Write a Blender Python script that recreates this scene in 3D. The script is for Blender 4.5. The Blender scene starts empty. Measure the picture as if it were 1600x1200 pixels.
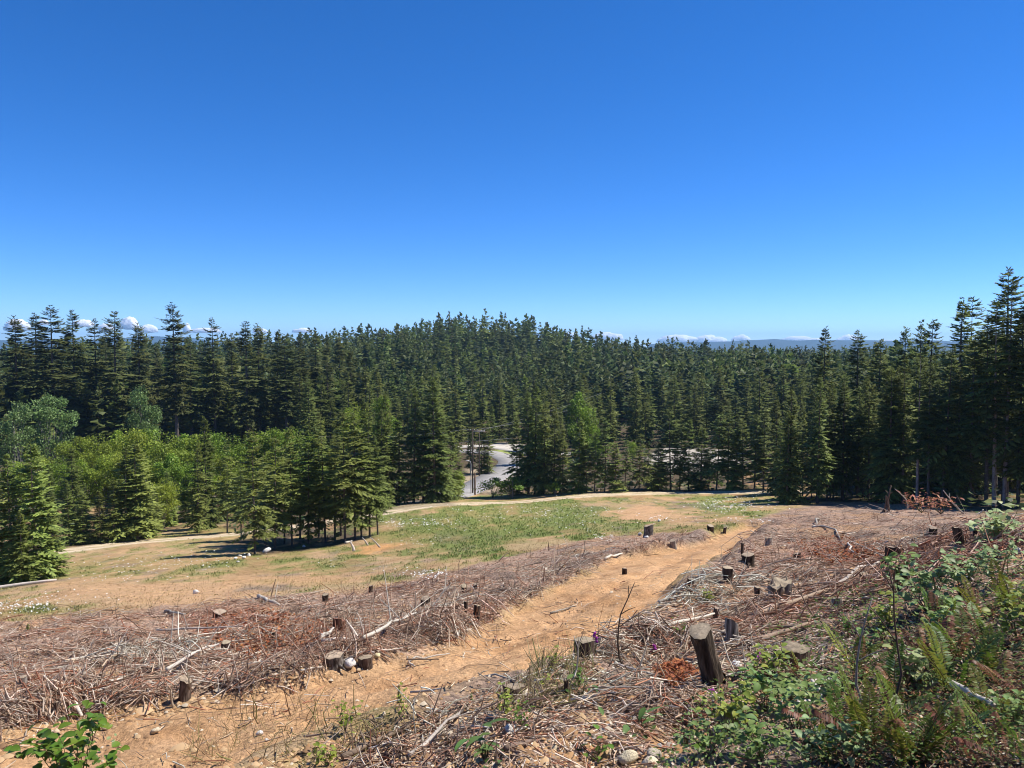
import bpy, math
import numpy as np

# ------------------------------------------------------------------ camera, light, exposure
sc = bpy.context.scene
COL = sc.collection
RAD = math.radians
FPX, CX, CY = 1209.0, 800.0, 600.0            # focal length and centre in 1600x1200 photograph pixels
HORIZON = 538.0
PITCH = math.atan((CY - HORIZON) / FPX)
cam = bpy.data.cameras.new('camera'); cam_o = bpy.data.objects.new('camera', cam); COL.objects.link(cam_o)
cam.sensor_width = 36.0; cam.lens = 36.0 * FPX / 1600.0
cam.clip_start = 0.05; cam.clip_end = 90000.0
cam_o.location = (0, 0, 0); cam_o.rotation_euler = (RAD(90) - PITCH, 0, 0)
sc.camera = cam_o

SUN_ELEV, SUN_AZ = 56.0, 78.0                 # azimuth clockwise from the view direction (+Y)
world = bpy.data.worlds.new('World'); sc.world = world; world.use_nodes = True
wn, wl = world.node_tree.nodes, world.node_tree.links
wn.clear()
sky = wn.new('ShaderNodeTexSky'); sky.sky_type = 'NISHITA'; sky.sun_disc = False
sky.sun_elevation = RAD(SUN_ELEV); sky.sun_rotation = RAD(SUN_AZ)
sky.altitude = 3000.0; sky.air_density = 0.8; sky.dust_density = 0.0; sky.ozone_density = 5.0
hs = wn.new('ShaderNodeHueSaturation'); hs.inputs['Saturation'].default_value = 1.26
bg = wn.new('ShaderNodeBackground'); bg.inputs['Strength'].default_value = 0.117
wo = wn.new('ShaderNodeOutputWorld')
wl.new(sky.outputs[0], hs.inputs['Color']); wb = wn.new('ShaderNodeVectorMath'); wb.operation = 'MULTIPLY'; wb.inputs[1].default_value = (1, 1.04, 1.22)   # the camera's cool white balance, over the whole sky
wl.new(hs.outputs[0], wb.inputs[0]); wl.new(wb.outputs[0], bg.inputs[0]); wl.new(bg.outputs[0], wo.inputs[0])

sun = bpy.data.lights.new('sun', 'SUN'); sun.energy = 5.0; sun.angle = RAD(0.53); sun.color = (1.0, 0.95, 0.88)
sun_o = bpy.data.objects.new('sun', sun); COL.objects.link(sun_o)
sun_o.rotation_euler = (RAD(90 - SUN_ELEV), 0, RAD(180 - SUN_AZ))

vs = sc.view_settings
sc.display_settings.display_device = 'sRGB'
vs.view_transform = 'Standard'; vs.look = 'None'; vs.gamma = 1.0; vs.use_curve_mapping = False; vs.exposure = 0.48
sc.render.engine = 'CYCLES'
cy = sc.cycles
cy.max_bounces = 8; cy.diffuse_bounces = 3; cy.glossy_bounces = 2; cy.transmission_bounces = 3; cy.transparent_max_bounces = 4
cy.volume_bounces = 1; cy.caustics_reflective = False; cy.caustics_refractive = False
sc.render.filter_size = 1.0
cy.filter_width = 1.0

# ------------------------------------------------------------------ helpers: noise, pixels, meshes
def rg(seed): return np.random.default_rng(seed)
rng = rg(11)

def _h(ix, iy, s):
    n = (ix.astype(np.int64) * 374761393 + iy.astype(np.int64) * 668265263 + s * 974634777) & 0xFFFFFFFF
    n = ((n ^ (n >> 13)) * 1274126177) & 0xFFFFFFFF
    return ((n ^ (n >> 16)) & 0xFFFF) / 65535.0
def vnoise(x, y, s=0):
    ix, iy = np.floor(x), np.floor(y); fx, fy = x - ix, y - iy
    fx = fx * fx * (3 - 2 * fx); fy = fy * fy * (3 - 2 * fy)
    a, b, c, d = _h(ix, iy, s), _h(ix + 1, iy, s), _h(ix, iy + 1, s), _h(ix + 1, iy + 1, s)
    return (a + (b - a) * fx) * (1 - fy) + (c + (d - c) * fx) * fy - 0.5
def fbm(x, y, s=0, o=3):
    t, a = 0.0, 1.0
    for k in range(o):
        t = t + a * vnoise(x * 2 ** k + 17.3 * k, y * 2 ** k - 9.1 * k, s + k); a *= 0.5
    return t
def sstep(a, b, x):
    t = np.clip((x - a) / (b - a), 0, 1); return t * t * (3 - 2 * t)

CP, SP = math.cos(PITCH), math.sin(PITCH)
def ray(px, py):
    px, py = np.asarray(px, float), np.asarray(py, float)
    cx, cy_ = (px - CX) / FPX, (CY - py) / FPX
    return cx, CP + cy_ * SP, -SP + cy_ * CP
def at(px, py, d):
    x, y, z = ray(px, py); return x / y * d, d + 0 * x, z / y * d
def project(x, y, z):
    dep = np.maximum(y * CP - z * SP, 1e-3)
    return CX + FPX * x / dep, CY - FPX * (y * SP + z * CP) / dep, dep

# ------------------------------------------------------------------ terrain: thin-plate spline through surveyed points
CTRL = [  # pixel x, pixel y, distance in metres
 (800,1200,5.0),(400,1200,6.5),(0,1200,7.8),(1200,1200,4.4),(1550,1170,4.0),(1000,1150,5.3),(800,1130,6.6),(0,1130,9.6),
 (300,1130,8.8),(560,1080,9.8),(560,1040,11.2),(800,1030,11),(800,985,13.6),(950,955,15.6),(950,900,21),(1080,875,25),(1120,850,31),
 (1100,1070,7.0),(1300,1000,9.5),(1400,1100,5.6),(1550,960,7.8),(1400,950,11),(1550,870,12),(1590,815,17),(1450,810,38),(1400,860,21),(1200,870,24),(1250,930,14),
 (100,1080,13),(100,1000,20),(100,950,30),(100,920,44),(100,870,73),(300,1040,14.5),(300,960,24),(300,900,47),(300,850,76),(500,1000,16),(500,940,25),(500,890,48),(500,845,74),
 (700,960,18.5),(700,910,28),(700,870,46),(700,830,70),(700,790,96),(900,880,30),(900,850,45),(900,810,74),(900,776,103),(1100,830,40),(1100,800,68),(1100,768,107),
 (1250,800,62),(1250,776,92),(1400,800,48),(1550,802,45),(600,800,93),(90,862,77),
]
ctrl = [at(*c) for c in CTRL]
ctrl = [(float(a), float(b), float(c)) for a, b, c in ctrl]
ctrl += [(0,0,-1.6),(4,0,-.9),(-4,0,-2.2),(0,-12,.8),(14,-8,3.5),(-14,-8,-1.5),(0,-60,8),(40,-20,7),(-50,-10,-6),(60,15,4),(60,40,-6),(-60,35,-16),
 (36,66,-14.5),(60,72,-14.5),(52,92,-17.5),(-45,110,-25),(0,118,-23.2),(-6,128,-24.5),(0,160,-25.5),(-8,190,-25.5),(30,125,-22.5),(42,140,-21.5),(30,160,-23),(-60,150,-27),(-30,220,-27),(-120,210,-28),(-150,120,-28),
 (80,120,-19),(100,170,-21),(150,120,-14),(60,220,-26),(-8,262,-28),(-10,340,-23),(-15,420,-13),(-18,560,1.8),(-20,650,-2),(0,800,-16),
 (-180,400,-23),(-185,560,-14),(-110,560,-9.5),(-62,560,-.2),(-280,560,-17),(14,560,-2.5),(50,560,-10),(93,560,-17),(93,420,-20),(150,560,-21),(220,600,-23),(320,600,-24),(-360,560,-20),(220,300,-26),(-250,260,-28),(60,330,-25),
 (0,1200,-26),(-700,1200,-26),(700,1200,-24),(0,4000,-35),(-3000,3000,-35),(3000,3000,-35),(-4000,-500,-30),(4000,-500,-30),(0,-3000,-30),(0,13000,-45),(9000,9000,-45),(-9000,9000,-45)]
ctrl = np.array(ctrl)
def warp(x, y):
    r = np.hypot(x, y) + 1e-6
    k = np.arcsinh(r / 12.0) * 12.0 / r
    return x * k, y * k
def _K(r2): return np.where(r2 > 1e-12, 0.5 * r2 * np.log(np.maximum(r2, 1e-12)), 0.0)
_wx, _wy = warp(ctrl[:, 0], ctrl[:, 1])
_n = len(ctrl)
_A = np.zeros((_n + 3, _n + 3))
_A[:_n, :_n] = _K((_wx[:, None] - _wx) ** 2 + (_wy[:, None] - _wy) ** 2) + np.eye(_n) * 0.05
_A[:_n, _n] = 1; _A[:_n, _n + 1] = _wx; _A[:_n, _n + 2] = _wy; _A[_n:, :_n] = _A[:_n, _n:].T
_w = np.linalg.solve(_A, np.r_[ctrl[:, 2], 0, 0, 0])
def tps(x, y):
    sh = x.shape; a, b = warp(x.ravel(), y.ravel()); out = np.empty(a.shape)
    for i in range(0, len(a), 20000):
        s = slice(i, i + 20000)
        out[s] = _K((a[s, None] - _wx) ** 2 + (b[s, None] - _wy) ** 2) @ _w[:_n] + _w[_n] + _w[_n + 1] * a[s] + _w[_n + 2] * b[s]
    return out.reshape(sh)

# polar grid round the viewer; it is the ground mesh and the height table at once
TH = np.r_[np.linspace(-180, -44, 46)[:-1], np.linspace(-44, 44, 500), np.linspace(44, 180, 46)[1:-1]] * math.pi / 180   # clockwise from +Y
RR = np.r_[np.exp(np.linspace(math.log(0.7), math.log(260), 430)), np.exp(np.linspace(math.log(260), math.log(13500), 66))[1:]]
NT, NR = len(TH), len(RR)
GX, GY = np.sin(TH)[:, None] * RR, np.cos(TH)[:, None] * RR
ZB = tps(GX, GY)
_lr = np.log(RR)
def lookup(Z, x, y):
    x, y = np.asarray(x, float), np.asarray(y, float)
    r, t = np.maximum(np.hypot(x, y), RR[0]), np.arctan2(x, y)
    j = np.clip(np.searchsorted(_lr, np.log(r)) - 1, 0, NR - 2); u = np.clip((r - RR[j]) / (RR[j + 1] - RR[j]), 0, 1)
    i = np.searchsorted(TH, t) - 1; i = np.clip(i, 0, NT - 1); i2 = (i + 1) % NT
    w2 = np.where(i == NT - 1, TH[0] + 2 * math.pi, TH[i2]); v = np.clip((t - TH[i]) / np.maximum(w2 - TH[i], 1e-9), 0, 1)
    return (Z[i, j] * (1 - u) + Z[i, j + 1] * u) * (1 - v) + (Z[i2, j] * (1 - u) + Z[i2, j + 1] * u) * v
def make_hit(Z):
    M = np.maximum.accumulate(Z / RR, axis=1)
    def hit(px, py):
        """where the line of sight through a pixel meets the ground"""
        px, py = np.atleast_1d(np.asarray(px, float)), np.atleast_1d(np.asarray(py, float))
        x, y, z = ray(px, py); hr = np.hypot(x, y); t = np.arctan2(x, y); sl = z / hr
        i = np.clip(np.searchsorted(TH, t), 0, NT - 1); r = np.empty(len(px))
        for k in range(len(px)):
            row = M[i[k]]; j = int(np.searchsorted(row, sl[k]))
            if j <= 0: r[k] = RR[0]; continue
            if j >= NR: r[k] = 900.0; continue
            a, b = row[j - 1], row[j]
            r[k] = RR[j - 1] + (RR[j] - RR[j - 1]) * ((sl[k] - a) / max(b - a, 1e-9))
        return x / hr * r, y / hr * r
    return hit
hit0 = make_hit(ZB)

def sdf(poly, x, y):
    """signed distance to a closed polygon, negative inside"""
    P = np.asarray(poly, float); d = np.full(x.shape, 1e9); ins = np.zeros(x.shape, bool)
    for a, b in zip(P, np.roll(P, -1, 0)):
        e = b - a; t = np.clip(((x - a[0]) * e[0] + (y - a[1]) * e[1]) / max(e @ e, 1e-9), 0, 1)
        d = np.minimum(d, np.hypot(x - a[0] - t * e[0], y - a[1] - t * e[1]))
        c = ((a[1] <= y) != (b[1] <= y))
        with np.errstate(divide='ignore', invalid='ignore'):
            ins ^= c & (x < a[0] + (y - a[1]) / np.where(e[1] == 0, 1e-9, e[1]) * e[0])
    return np.where(ins, -d, d)
def dline(line, x, y):
    P = np.asarray(line, float); d = np.full(x.shape, 1e9)
    for a, b in zip(P[:-1], P[1:]):
        e = b - a; t = np.clip(((x - a[0]) * e[0] + (y - a[1]) * e[1]) / max(e @ e, 1e-9), 0, 1)
        d = np.minimum(d, np.hypot(x - a[0] - t * e[0], y - a[1] - t * e[1]))
    return d
def plan(pix):
    p = np.array(pix, float); x, y = hit0(p[:, 0], p[:, 1]); return np.c_[x, y]

ROAD_PX = [(-120,1180),(0,1140),(150,1105),(300,1085),(400,1068),(550,1035),(680,1010),(760,975),(830,935),(900,902),(960,872),(1040,857),(1095,846),(1120,832),(1165,820),(1200,817),(1205,822),(1175,836),
           (1152,852),(1128,875),(1065,912),(1030,945),(960,985),(890,1025),(830,1065),(730,1085),(600,1120),(430,1165),(300,1215),(200,1260),(-120,1290)]
TRACK_PX = [(85,863),(200,848),(330,838),(460,822),(600,802),(760,786),(900,776),(1050,770),(1190,769),(1240,768)]
SLASH_L = [(-150,985),(0,975),(150,958),(300,945),(450,930),(560,922),(650,905),(740,885),(830,862),(900,845),(960,838),(1040,832),(1100,835),(1150,838),(1100,845),(1040,857),(960,872),(900,902),(830,935),(760,975),(680,1010),(550,1035),(400,1068),(300,1085),(150,1105),(0,1140),(-150,1190)]
SLASH_R = [(1150,840),(1180,815),(1230,795),(1290,786),(1380,784),(1500,797),(1650,800),(1900,830),(1900,1500),(700,1400),(500,1230),(640,1130),(730,1088),(830,1065),(890,1025),(960,985),(1030,945),(1065,912),(1128,875)]
road_pl, track_pl, sl_pl, sr_pl = plan(ROAD_PX), plan(TRACK_PX), plan(SLASH_L), plan(SLASH_R)
NEARM = (GY > -30) & (RR[None, :] < 400)
wob = 0.42 * fbm(GX / 1.3, GY / 1.3, 3) + 0.2 * vnoise(GX / .35, GY / .35, 5)
S_ROAD = sdf(road_pl, GX, GY) + wob * 1.25 + .25 * vnoise(GX / .55, GY / .55, 8)
D_TRACK = dline(track_pl, GX, GY)
S_SL = sdf(sl_pl, GX, GY) + wob * 1.5
S_SR = sdf(sr_pl, GX, GY) + wob * 1.5
M_ROAD = 1 - sstep(-.35, .25, S_ROAD)
M_SL = (1 - sstep(-.6, .6, S_SL)) * (1 - M_ROAD)
M_SR = (1 - sstep(-.6, .6, S_SR)) * (1 - M_ROAD)
M_SLASH = np.clip(M_SL + M_SR, 0, 1)
rough = np.clip(M_SLASH, 0, 1)
fade = 1 / (1 + (RR[None, :] / 90) ** 2)
ZF = ZB + fade * (rough * (0.34 * fbm(GX / 1.6, GY / 1.6, 21, 4) + 0.10 * fbm(GX / .4, GY / .4, 31, 2))
                  + (1 - rough) * (0.16 * fbm(GX / 3.5, GY / 3.5, 41, 3) + (0.035 + .035 * M_ROAD) * fbm(GX / .35, GY / .35, 45, 3)))
ZF = ZF - M_ROAD * 0.22 * fade ** .2 + 0.20 * np.exp(-((S_ROAD - .55) / .5) ** 2) * np.where(M_SR > M_SL, 1.2, 0.9) * (RR[None, :] < 60)
road_mid = plan([(150,1160),(300,1140),(450,1105),(600,1072),(740,1035),(860,985),(960,928),(1050,884),(1110,852)]); D_MID = dline(road_mid, GX, GY) + wob * .5
ZF = ZF - M_ROAD * .10 * np.exp(-((D_MID - .75) / .26) ** 2) + M_ROAD * .05 * np.maximum(vnoise(GX / .13, GY / .13, 47), 0) * (RR[None, :] < 25)
ZF = ZF - 0.07 * np.exp(-((D_TRACK - .75) / .3) ** 2)
hit = make_hit(ZF)
def ground(x, y): return lookup(ZF, x, y)

# ------------------------------------------------------------------ mesh building
def mesh(name, V, T=None, Q=None, mats=(), col=None, tm=None, qm=None, smooth=False):
    V = np.asarray(V, np.float32).reshape(-1, 3)
    T = np.zeros((0, 3), np.int32) if T is None else np.asarray(T, np.int32).reshape(-1, 3)
    Q = np.zeros((0, 4), np.int32) if Q is None else np.asarray(Q, np.int32).reshape(-1, 4)
    m = bpy.data.meshes.new(name)
    m.vertices.add(len(V)); m.vertices.foreach_set('co', V.ravel())
    loops = np.r_[T.ravel(), Q.ravel()]; m.loops.add(len(loops)); m.loops.foreach_set('vertex_index', loops)
    st = np.r_[np.arange(len(T)) * 3, len(T) * 3 + np.arange(len(Q)) * 4].astype(np.int32)
    m.polygons.add(len(st)); m.polygons.foreach_set('loop_start', st)
    m.polygons.foreach_set('loop_total', np.r_[np.full(len(T), 3), np.full(len(Q), 4)].astype(np.int32))
    if tm is not None or qm is not None:
        mi = np.r_[np.zeros(len(T)) if tm is None else tm, np.zeros(len(Q)) if qm is None else qm].astype(np.int32)
        m.polygons.foreach_set('material_index', mi)
    if smooth: m.polygons.foreach_set('use_smooth', np.ones(len(st), bool))
    if col is not None:
        a = m.attributes.new('col', 'FLOAT_COLOR', 'POINT'); c = np.ones((len(V), 4), np.float32); c[:, :3] = col
        a.data.foreach_set('color', c.ravel())
    for x in mats: m.materials.append(x)
    m.update(calc_edges=True); return m

class MB:
    """collects triangles and quads with a colour per vertex"""
    def __init__(s): s.v, s.t, s.q, s.c, s.n = [], [], [], [], 0
    def add(s, V, T=None, Q=None, col=(.5, .5, .5)):
        V = np.asarray(V, float).reshape(-1, 3); c = np.asarray(col, float)
        s.c.append(np.broadcast_to(c, V.shape) if c.ndim == 1 else c.reshape(-1, 3)); s.v.append(V)
        if T is not None and len(T): s.t.append(np.asarray(T).reshape(-1, 3) + s.n)
        if Q is not None and len(Q): s.q.append(np.asarray(Q).reshape(-1, 4) + s.n)
        s.n += len(V); return s
    def tubes(s, P, Rd, sides=4, col=(.5, .5, .5), cap=False, twist=None):
        """P (n,k,3) centre lines, Rd (n,k) radii, col (3,), (n,3) or (n,k,3)"""
        P = np.asarray(P, float); n, k = P.shape[:2]; Rd = np.broadcast_to(np.asarray(Rd, float), (n, k))
        T = np.gradient(P, axis=1); T /= np.linalg.norm(T, axis=2, keepdims=True) + 1e-9
        up = np.where(np.abs(T[..., 2:3]) > .9, np.array([1., 0, 0]), np.array([0, 0, 1.]))
        A = np.cross(T, up); A /= np.linalg.norm(A, axis=2, keepdims=True) + 1e-9; B = np.cross(T, A)
        an = np.arange(sides) * 2 * math.pi / sides
        V = P[:, :, None] + Rd[:, :, None, None] * (A[:, :, None] * np.cos(an)[:, None] + B[:, :, None] * np.sin(an)[:, None])
        b = (np.arange(n)[:, None, None] * k + np.arange(k - 1)[None, :, None]) * sides
        a0 = np.arange(sides); a1 = (a0 + 1) % sides
        Q = np.stack([b + a0, b + sides + a0, b + sides + a1, b + a1], -1).reshape(-1, 4)
        c = np.asarray(col, float)
        if c.ndim == 2: c = c[:, None, :]
        c = np.broadcast_to(c, (n, k, 3))[:, :, None, :]; c = np.broadcast_to(c, V.shape)
        Tt = None
        if cap:
            o = (np.arange(n) * k + (k - 1)) * sides; f = [np.stack([o, o + i + 1, o + i], -1) for i in range(1, sides - 1)]
            o2 = np.arange(n) * k * sides; f += [np.stack([o2, o2 + i, o2 + i + 1], -1) for i in range(1, sides - 1)]
            Tt = np.concatenate(f)
        return s.add(V, Tt, Q, c.reshape(-1, 3))
    def blades(s, p, d, ln, w, nrm, col, tip=None, fold=.12):
        """rhombic leaves from p along d"""
        ln, w = np.asarray(ln)[:, None], np.asarray(w)[:, None]
        d = d / (np.linalg.norm(d, axis=1, keepdims=True) + 1e-9); W = np.cross(d, nrm); W /= np.linalg.norm(W, axis=1, keepdims=True) + 1e-9
        N = np.cross(W, d); m = p + d * ln * .5 - N * ln * fold
        V = np.stack([p, m + W * w * .5, p + d * ln - N * ln * fold * .5, m - W * w * .5], 1); n = len(p)
        c = np.broadcast_to(np.asarray(col, float), (n, 3)); tp = c if tip is None else np.broadcast_to(np.asarray(tip, float), (n, 3))
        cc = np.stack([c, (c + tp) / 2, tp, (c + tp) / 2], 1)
        return s.add(V, None, np.arange(n * 4).reshape(n, 4), cc.reshape(-1, 3))
    def mesh(s, name, mat, smooth=False):
        return mesh(name, np.concatenate(s.v), np.concatenate(s.t) if s.t else None, np.concatenate(s.q) if s.q else None,
                    [mat], np.concatenate(s.c), smooth=smooth)

def link(name, data, parent=None, loc=None):
    o = bpy.data.objects.new(name, data); COL.objects.link(o)
    if parent is not None: o.parent = parent
    if loc is not None: o.location = loc
    return o
def tag(o, label=None, cat=None, group=None, kind=None):
    for k, v in (('label', label), ('category', cat), ('group', group), ('kind', kind)):
        if v: o[k] = v
    return o
ORD = ['leftmost', 'second', 'third', 'fourth', 'fifth', 'sixth', 'seventh', 'eighth', 'ninth', 'tenth', 'eleventh', 'twelfth', 'thirteenth', 'fourteenth', 'fifteenth',
       'sixteenth', 'seventeenth', 'eighteenth', 'nineteenth', 'twentieth', 'twenty-first', 'twenty-second', 'twenty-third', 'twenty-fourth', 'twenty-fifth', 'twenty-sixth', 'twenty-seventh', 'twenty-eighth', 'twenty-ninth', 'thirtieth']
def nth(i): return ORD[i] if i == 0 else ORD[i] + (' from the left' if i < len(ORD) else '')

# ------------------------------------------------------------------ materials (colour comes from the thing's own 'col' attribute)
def new_mat(name):
    m = bpy.data.materials.new(name); m.use_nodes = True; nt = m.node_tree; nt.nodes.clear(); return m, nt
def col_mat(name, rough=.85, spec=.2, trans=0.0, vary=.25, hue=.02, nscale=None, namp=.35, bump=0.0, bscale=None, stretch=None):
    m, nt = new_mat(name); N, L = nt.nodes, nt.links
    a = N.new('ShaderNodeAttribute'); a.attribute_name = 'col'; c = a.outputs['Color']
    oi = N.new('ShaderNodeObjectInfo')
    h = N.new('ShaderNodeHueSaturation')
    mr = N.new('ShaderNodeMapRange'); mr.inputs['To Min'].default_value = 1 - vary; mr.inputs['To Max'].default_value = 1 + vary
    L.new(oi.outputs['Random'], mr.inputs['Value']); L.new(mr.outputs[0], h.inputs['Value'])
    mu = N.new('ShaderNodeMath'); mu.operation = 'MULTIPLY'; mu.inputs[1].default_value = 7.31; fr = N.new('ShaderNodeMath'); fr.operation = 'FRACT'
    mh = N.new('ShaderNodeMapRange'); mh.inputs['To Min'].default_value = .5 - hue; mh.inputs['To Max'].default_value = .5 + hue
    L.new(oi.outputs['Random'], mu.inputs[0]); L.new(mu.outputs[0], fr.inputs[0]); L.new(fr.outputs[0], mh.inputs['Value']); L.new(mh.outputs[0], h.inputs['Hue'])
    L.new(c, h.inputs['Color']); c = h.outputs[0]
    bs = N.new('ShaderNodeBsdfPrincipled'); bs.inputs['Roughness'].default_value = rough; bs.inputs['Specular IOR Level'].default_value = spec
    if nscale:
        tc = N.new('ShaderNodeTexCoord'); mp = N.new('ShaderNodeMapping'); L.new(tc.outputs['Object'], mp.inputs[0])
        if stretch: mp.inputs['Scale'].default_value = stretch
        nz = N.new('ShaderNodeTexNoise'); nz.inputs['Scale'].default_value = nscale; nz.inputs['Detail'].default_value = 5; L.new(mp.outputs[0], nz.inputs['Vector'])
        m2 = N.new('ShaderNodeMapRange'); m2.inputs['From Min'].default_value = .3; m2.inputs['From Max'].default_value = .7
        m2.inputs['To Min'].default_value = 1 - namp; m2.inputs['To Max'].default_value = 1 + namp; L.new(nz.outputs[0], m2.inputs['Value'])
        vm = N.new('ShaderNodeVectorMath'); vm.operation = 'SCALE'; L.new(c, vm.inputs[0]); L.new(m2.outputs[0], vm.inputs['Scale']); c = vm.outputs[0]
        if bump:
            bp = N.new('ShaderNodeBump'); bp.inputs['Strength'].default_value = 1; bp.inputs['Distance'].default_value = bump
            L.new(nz.outputs[0], bp.inputs['Height']); L.new(bp.outputs[0], bs.inputs['Normal'])
    L.new(c, bs.inputs['Base Color']); out = N.new('ShaderNodeOutputMaterial'); sh = bs.outputs[0]
    if trans:
        t = N.new('ShaderNodeBsdfTranslucent'); L.new(c, t.inputs['Color']); mx = N.new('ShaderNodeMixShader'); mx.inputs[0].default_value = trans
        L.new(sh, mx.inputs[1]); L.new(t.outputs[0], mx.inputs[2]); sh = mx.outputs[0]
    L.new(sh, out.inputs[0]); return m

M_NEEDLE = col_mat('needles', .6, .2, .34, .25, .014)
M_LEAFY = col_mat('tree_leaves', .5, .3, .35, .16, .02)
M_BARK = col_mat('bark', .9, .15, 0, .15, .01, 9, .4, .02, stretch=(1, 1, .25))
M_STUMP = col_mat('stump_bark', .95, .1, 0, .12, .01, 26, .75, .035, stretch=(1, 1, .12))
M_LEAF = col_mat('plant_leaf', .48, .28, .38, .28, .022)
M_WOOD = col_mat('dead_wood', .85, .2, 0, .15, .01, 30, .25)
M_CUT = col_mat('cut_wood', .8, .2, 0, .12, .01, 45, .22, .004)
M_ROCK = col_mat('rock', .85, .25, 0, .12, .01, 14, .22, .012)
M_LITTER = col_mat('litter', .9, .1, 0, 0, 0)
M_PLAIN = col_mat('plain', .7, .3, 0, 0, 0)

def ground_mat():
    m, nt = new_mat('ground_soil'); N, L = nt.nodes, nt.links
    a = N.new('ShaderNodeAttribute'); a.attribute_name = 'col'
    w = N.new('ShaderNodeAttribute'); w.attribute_name = 'speckle'
    tc = N.new('ShaderNodeTexCoord')
    def noise(sc_, det, lo, hi):
        n = N.new('ShaderNodeTexNoise'); n.inputs['Scale'].default_value = sc_; n.inputs['Detail'].default_value = det; n.inputs['Roughness'].default_value = .65
        L.new(tc.outputs['Object'], n.inputs['Vector'])
        r = N.new('ShaderNodeMapRange'); r.inputs['From Min'].default_value = .3; r.inputs['From Max'].default_value = .7; r.inputs['To Min'].default_value = lo; r.inputs['To Max'].default_value = hi
        L.new(n.outputs[0], r.inputs['Value']); return n, r
    n1, r1 = noise(1.7, 6, .78, 1.2); n2, r2 = noise(14, 6, .72, 1.28)
    v = N.new('ShaderNodeTexVoronoi'); v.inputs['Scale'].default_value = 22; L.new(tc.outputs['Object'], v.inputs['Vector'])
    vr = N.new('ShaderNodeMapRange'); vr.inputs['To Min'].default_value = -.5; vr.inputs['To Max'].default_value = .65
    sx = N.new('ShaderNodeSeparateColor'); L.new(v.outputs['Color'], sx.inputs[0]); L.new(sx.outputs[0], vr.inputs['Value'])
    ms = N.new('ShaderNodeMath'); ms.operation = 'MULTIPLY_ADD'; ms.inputs[2].default_value = 1; L.new(vr.outputs[0], ms.inputs[0]); L.new(w.outputs['Fac'], ms.inputs[1])
    m1 = N.new('ShaderNodeMath'); m1.operation = 'MULTIPLY'; L.new(r1.outputs[0], m1.inputs[0]); L.new(r2.outputs[0], m1.inputs[1])
    m2 = N.new('ShaderNodeMath'); m2.operation = 'MULTIPLY'; L.new(m1.outputs[0], m2.inputs[0]); L.new(ms.outputs[0], m2.inputs[1])
    vm = N.new('ShaderNodeVectorMath'); vm.operation = 'SCALE'; L.new(a.outputs['Color'], vm.inputs[0]); L.new(m2.outputs[0], vm.inputs['Scale'])
    bs = N.new('ShaderNodeBsdfPrincipled'); bs.inputs['Roughness'].default_value = .95; bs.inputs['Specular IOR Level'].default_value = .1
    L.new(vm.outputs[0], bs.inputs['Base Color'])
    bp = N.new('ShaderNodeBump'); bp.inputs['Strength'].default_value = .9; bp.inputs['Distance'].default_value = .07
    L.new(n2.outputs[0], bp.inputs['Height']); L.new(bp.outputs[0], bs.inputs['Normal'])
    o = N.new('ShaderNodeOutputMaterial'); L.new(bs.outputs[0], o.inputs[0]); return m
M_GROUND = ground_mat()

# ------------------------------------------------------------------ the ground: colours of soil, litter, turf
DIRT = np.array([.50, .285, .13]); TAN = np.array([.42, .285, .155]); LITTER = np.array([.32, .215, .15]); GRASS = np.array([.17, .19, .055])
DRY = np.array([.35, .245, .11]); DUFF = np.array([.10, .075, .045]); GREY = np.array([.17, .135, .11]); RED = np.array([.26, .10, .055])
PX, PY, DEP = project(GX, GY, ZF); PX = np.where(GY > .5, PX, -9999)
c = np.broadcast_to(TAN, GX.shape + (3,)).copy(); spk = np.full(GX.shape, .35)
def paint(mask, color):
    global c
    c = c * (1 - mask[..., None]) + np.asarray(color) * mask[..., None]
def blob(px, py, rx, ry, color, k=1.0, rag=.8):
    d = np.hypot((PX - px) / rx, (PY - py) / ry) + rag * (fbm(GX / 2.4, GY / 4.5, int(px) % 97, 5)) * 1.7
    paint(k * (1 - sstep(.75, 1.1, d)), color)
n1 = fbm(GX / 5, GY / 5, 60, 4); n2 = fbm(GX / 1.2, GY / 1.2, 70, 3)
paint(sstep(-.1, .5, n1) * .5, DRY)
paint(sstep(.1, .5, n2) * .35, DIRT * .95); paint(sstep(.0, .45, fbm(GX / 2.6, GY / 4.5, 64, 4)) * .7, DRY * [.8, .9, .7]); paint(sstep(.12, .5, fbm(GX / 3.3, GY / 6, 67, 4)) * .6, GRASS * 1.05); paint(sstep(.05, .4, fbm(GX / 1.1, GY / 1.8, 63, 4)) * .45, GRASS * [1.25, 1.2, 1])
# the forest floor beyond the meadow
FOREST = [(-300,915),(0,912),(85,905),(110,862),(300,822),(345,850),(400,868),(560,846),(600,806),(700,776),(740,772),(860,773),(1000,769),(1180,765),(1240,783),(1330,787),(1440,800),(1620,806),(1900,806),(1900,640),(-300,640)]
S_FOR = sdf(plan([(a, min(b, 5000)) for a, b in FOREST if b > 700]).tolist() + [[400, 400], [0, 900], [-400, 400]], GX, GY) + wob * 1.5
paint(1 - sstep(-1.5, .8, S_FOR), DUFF)
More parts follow.
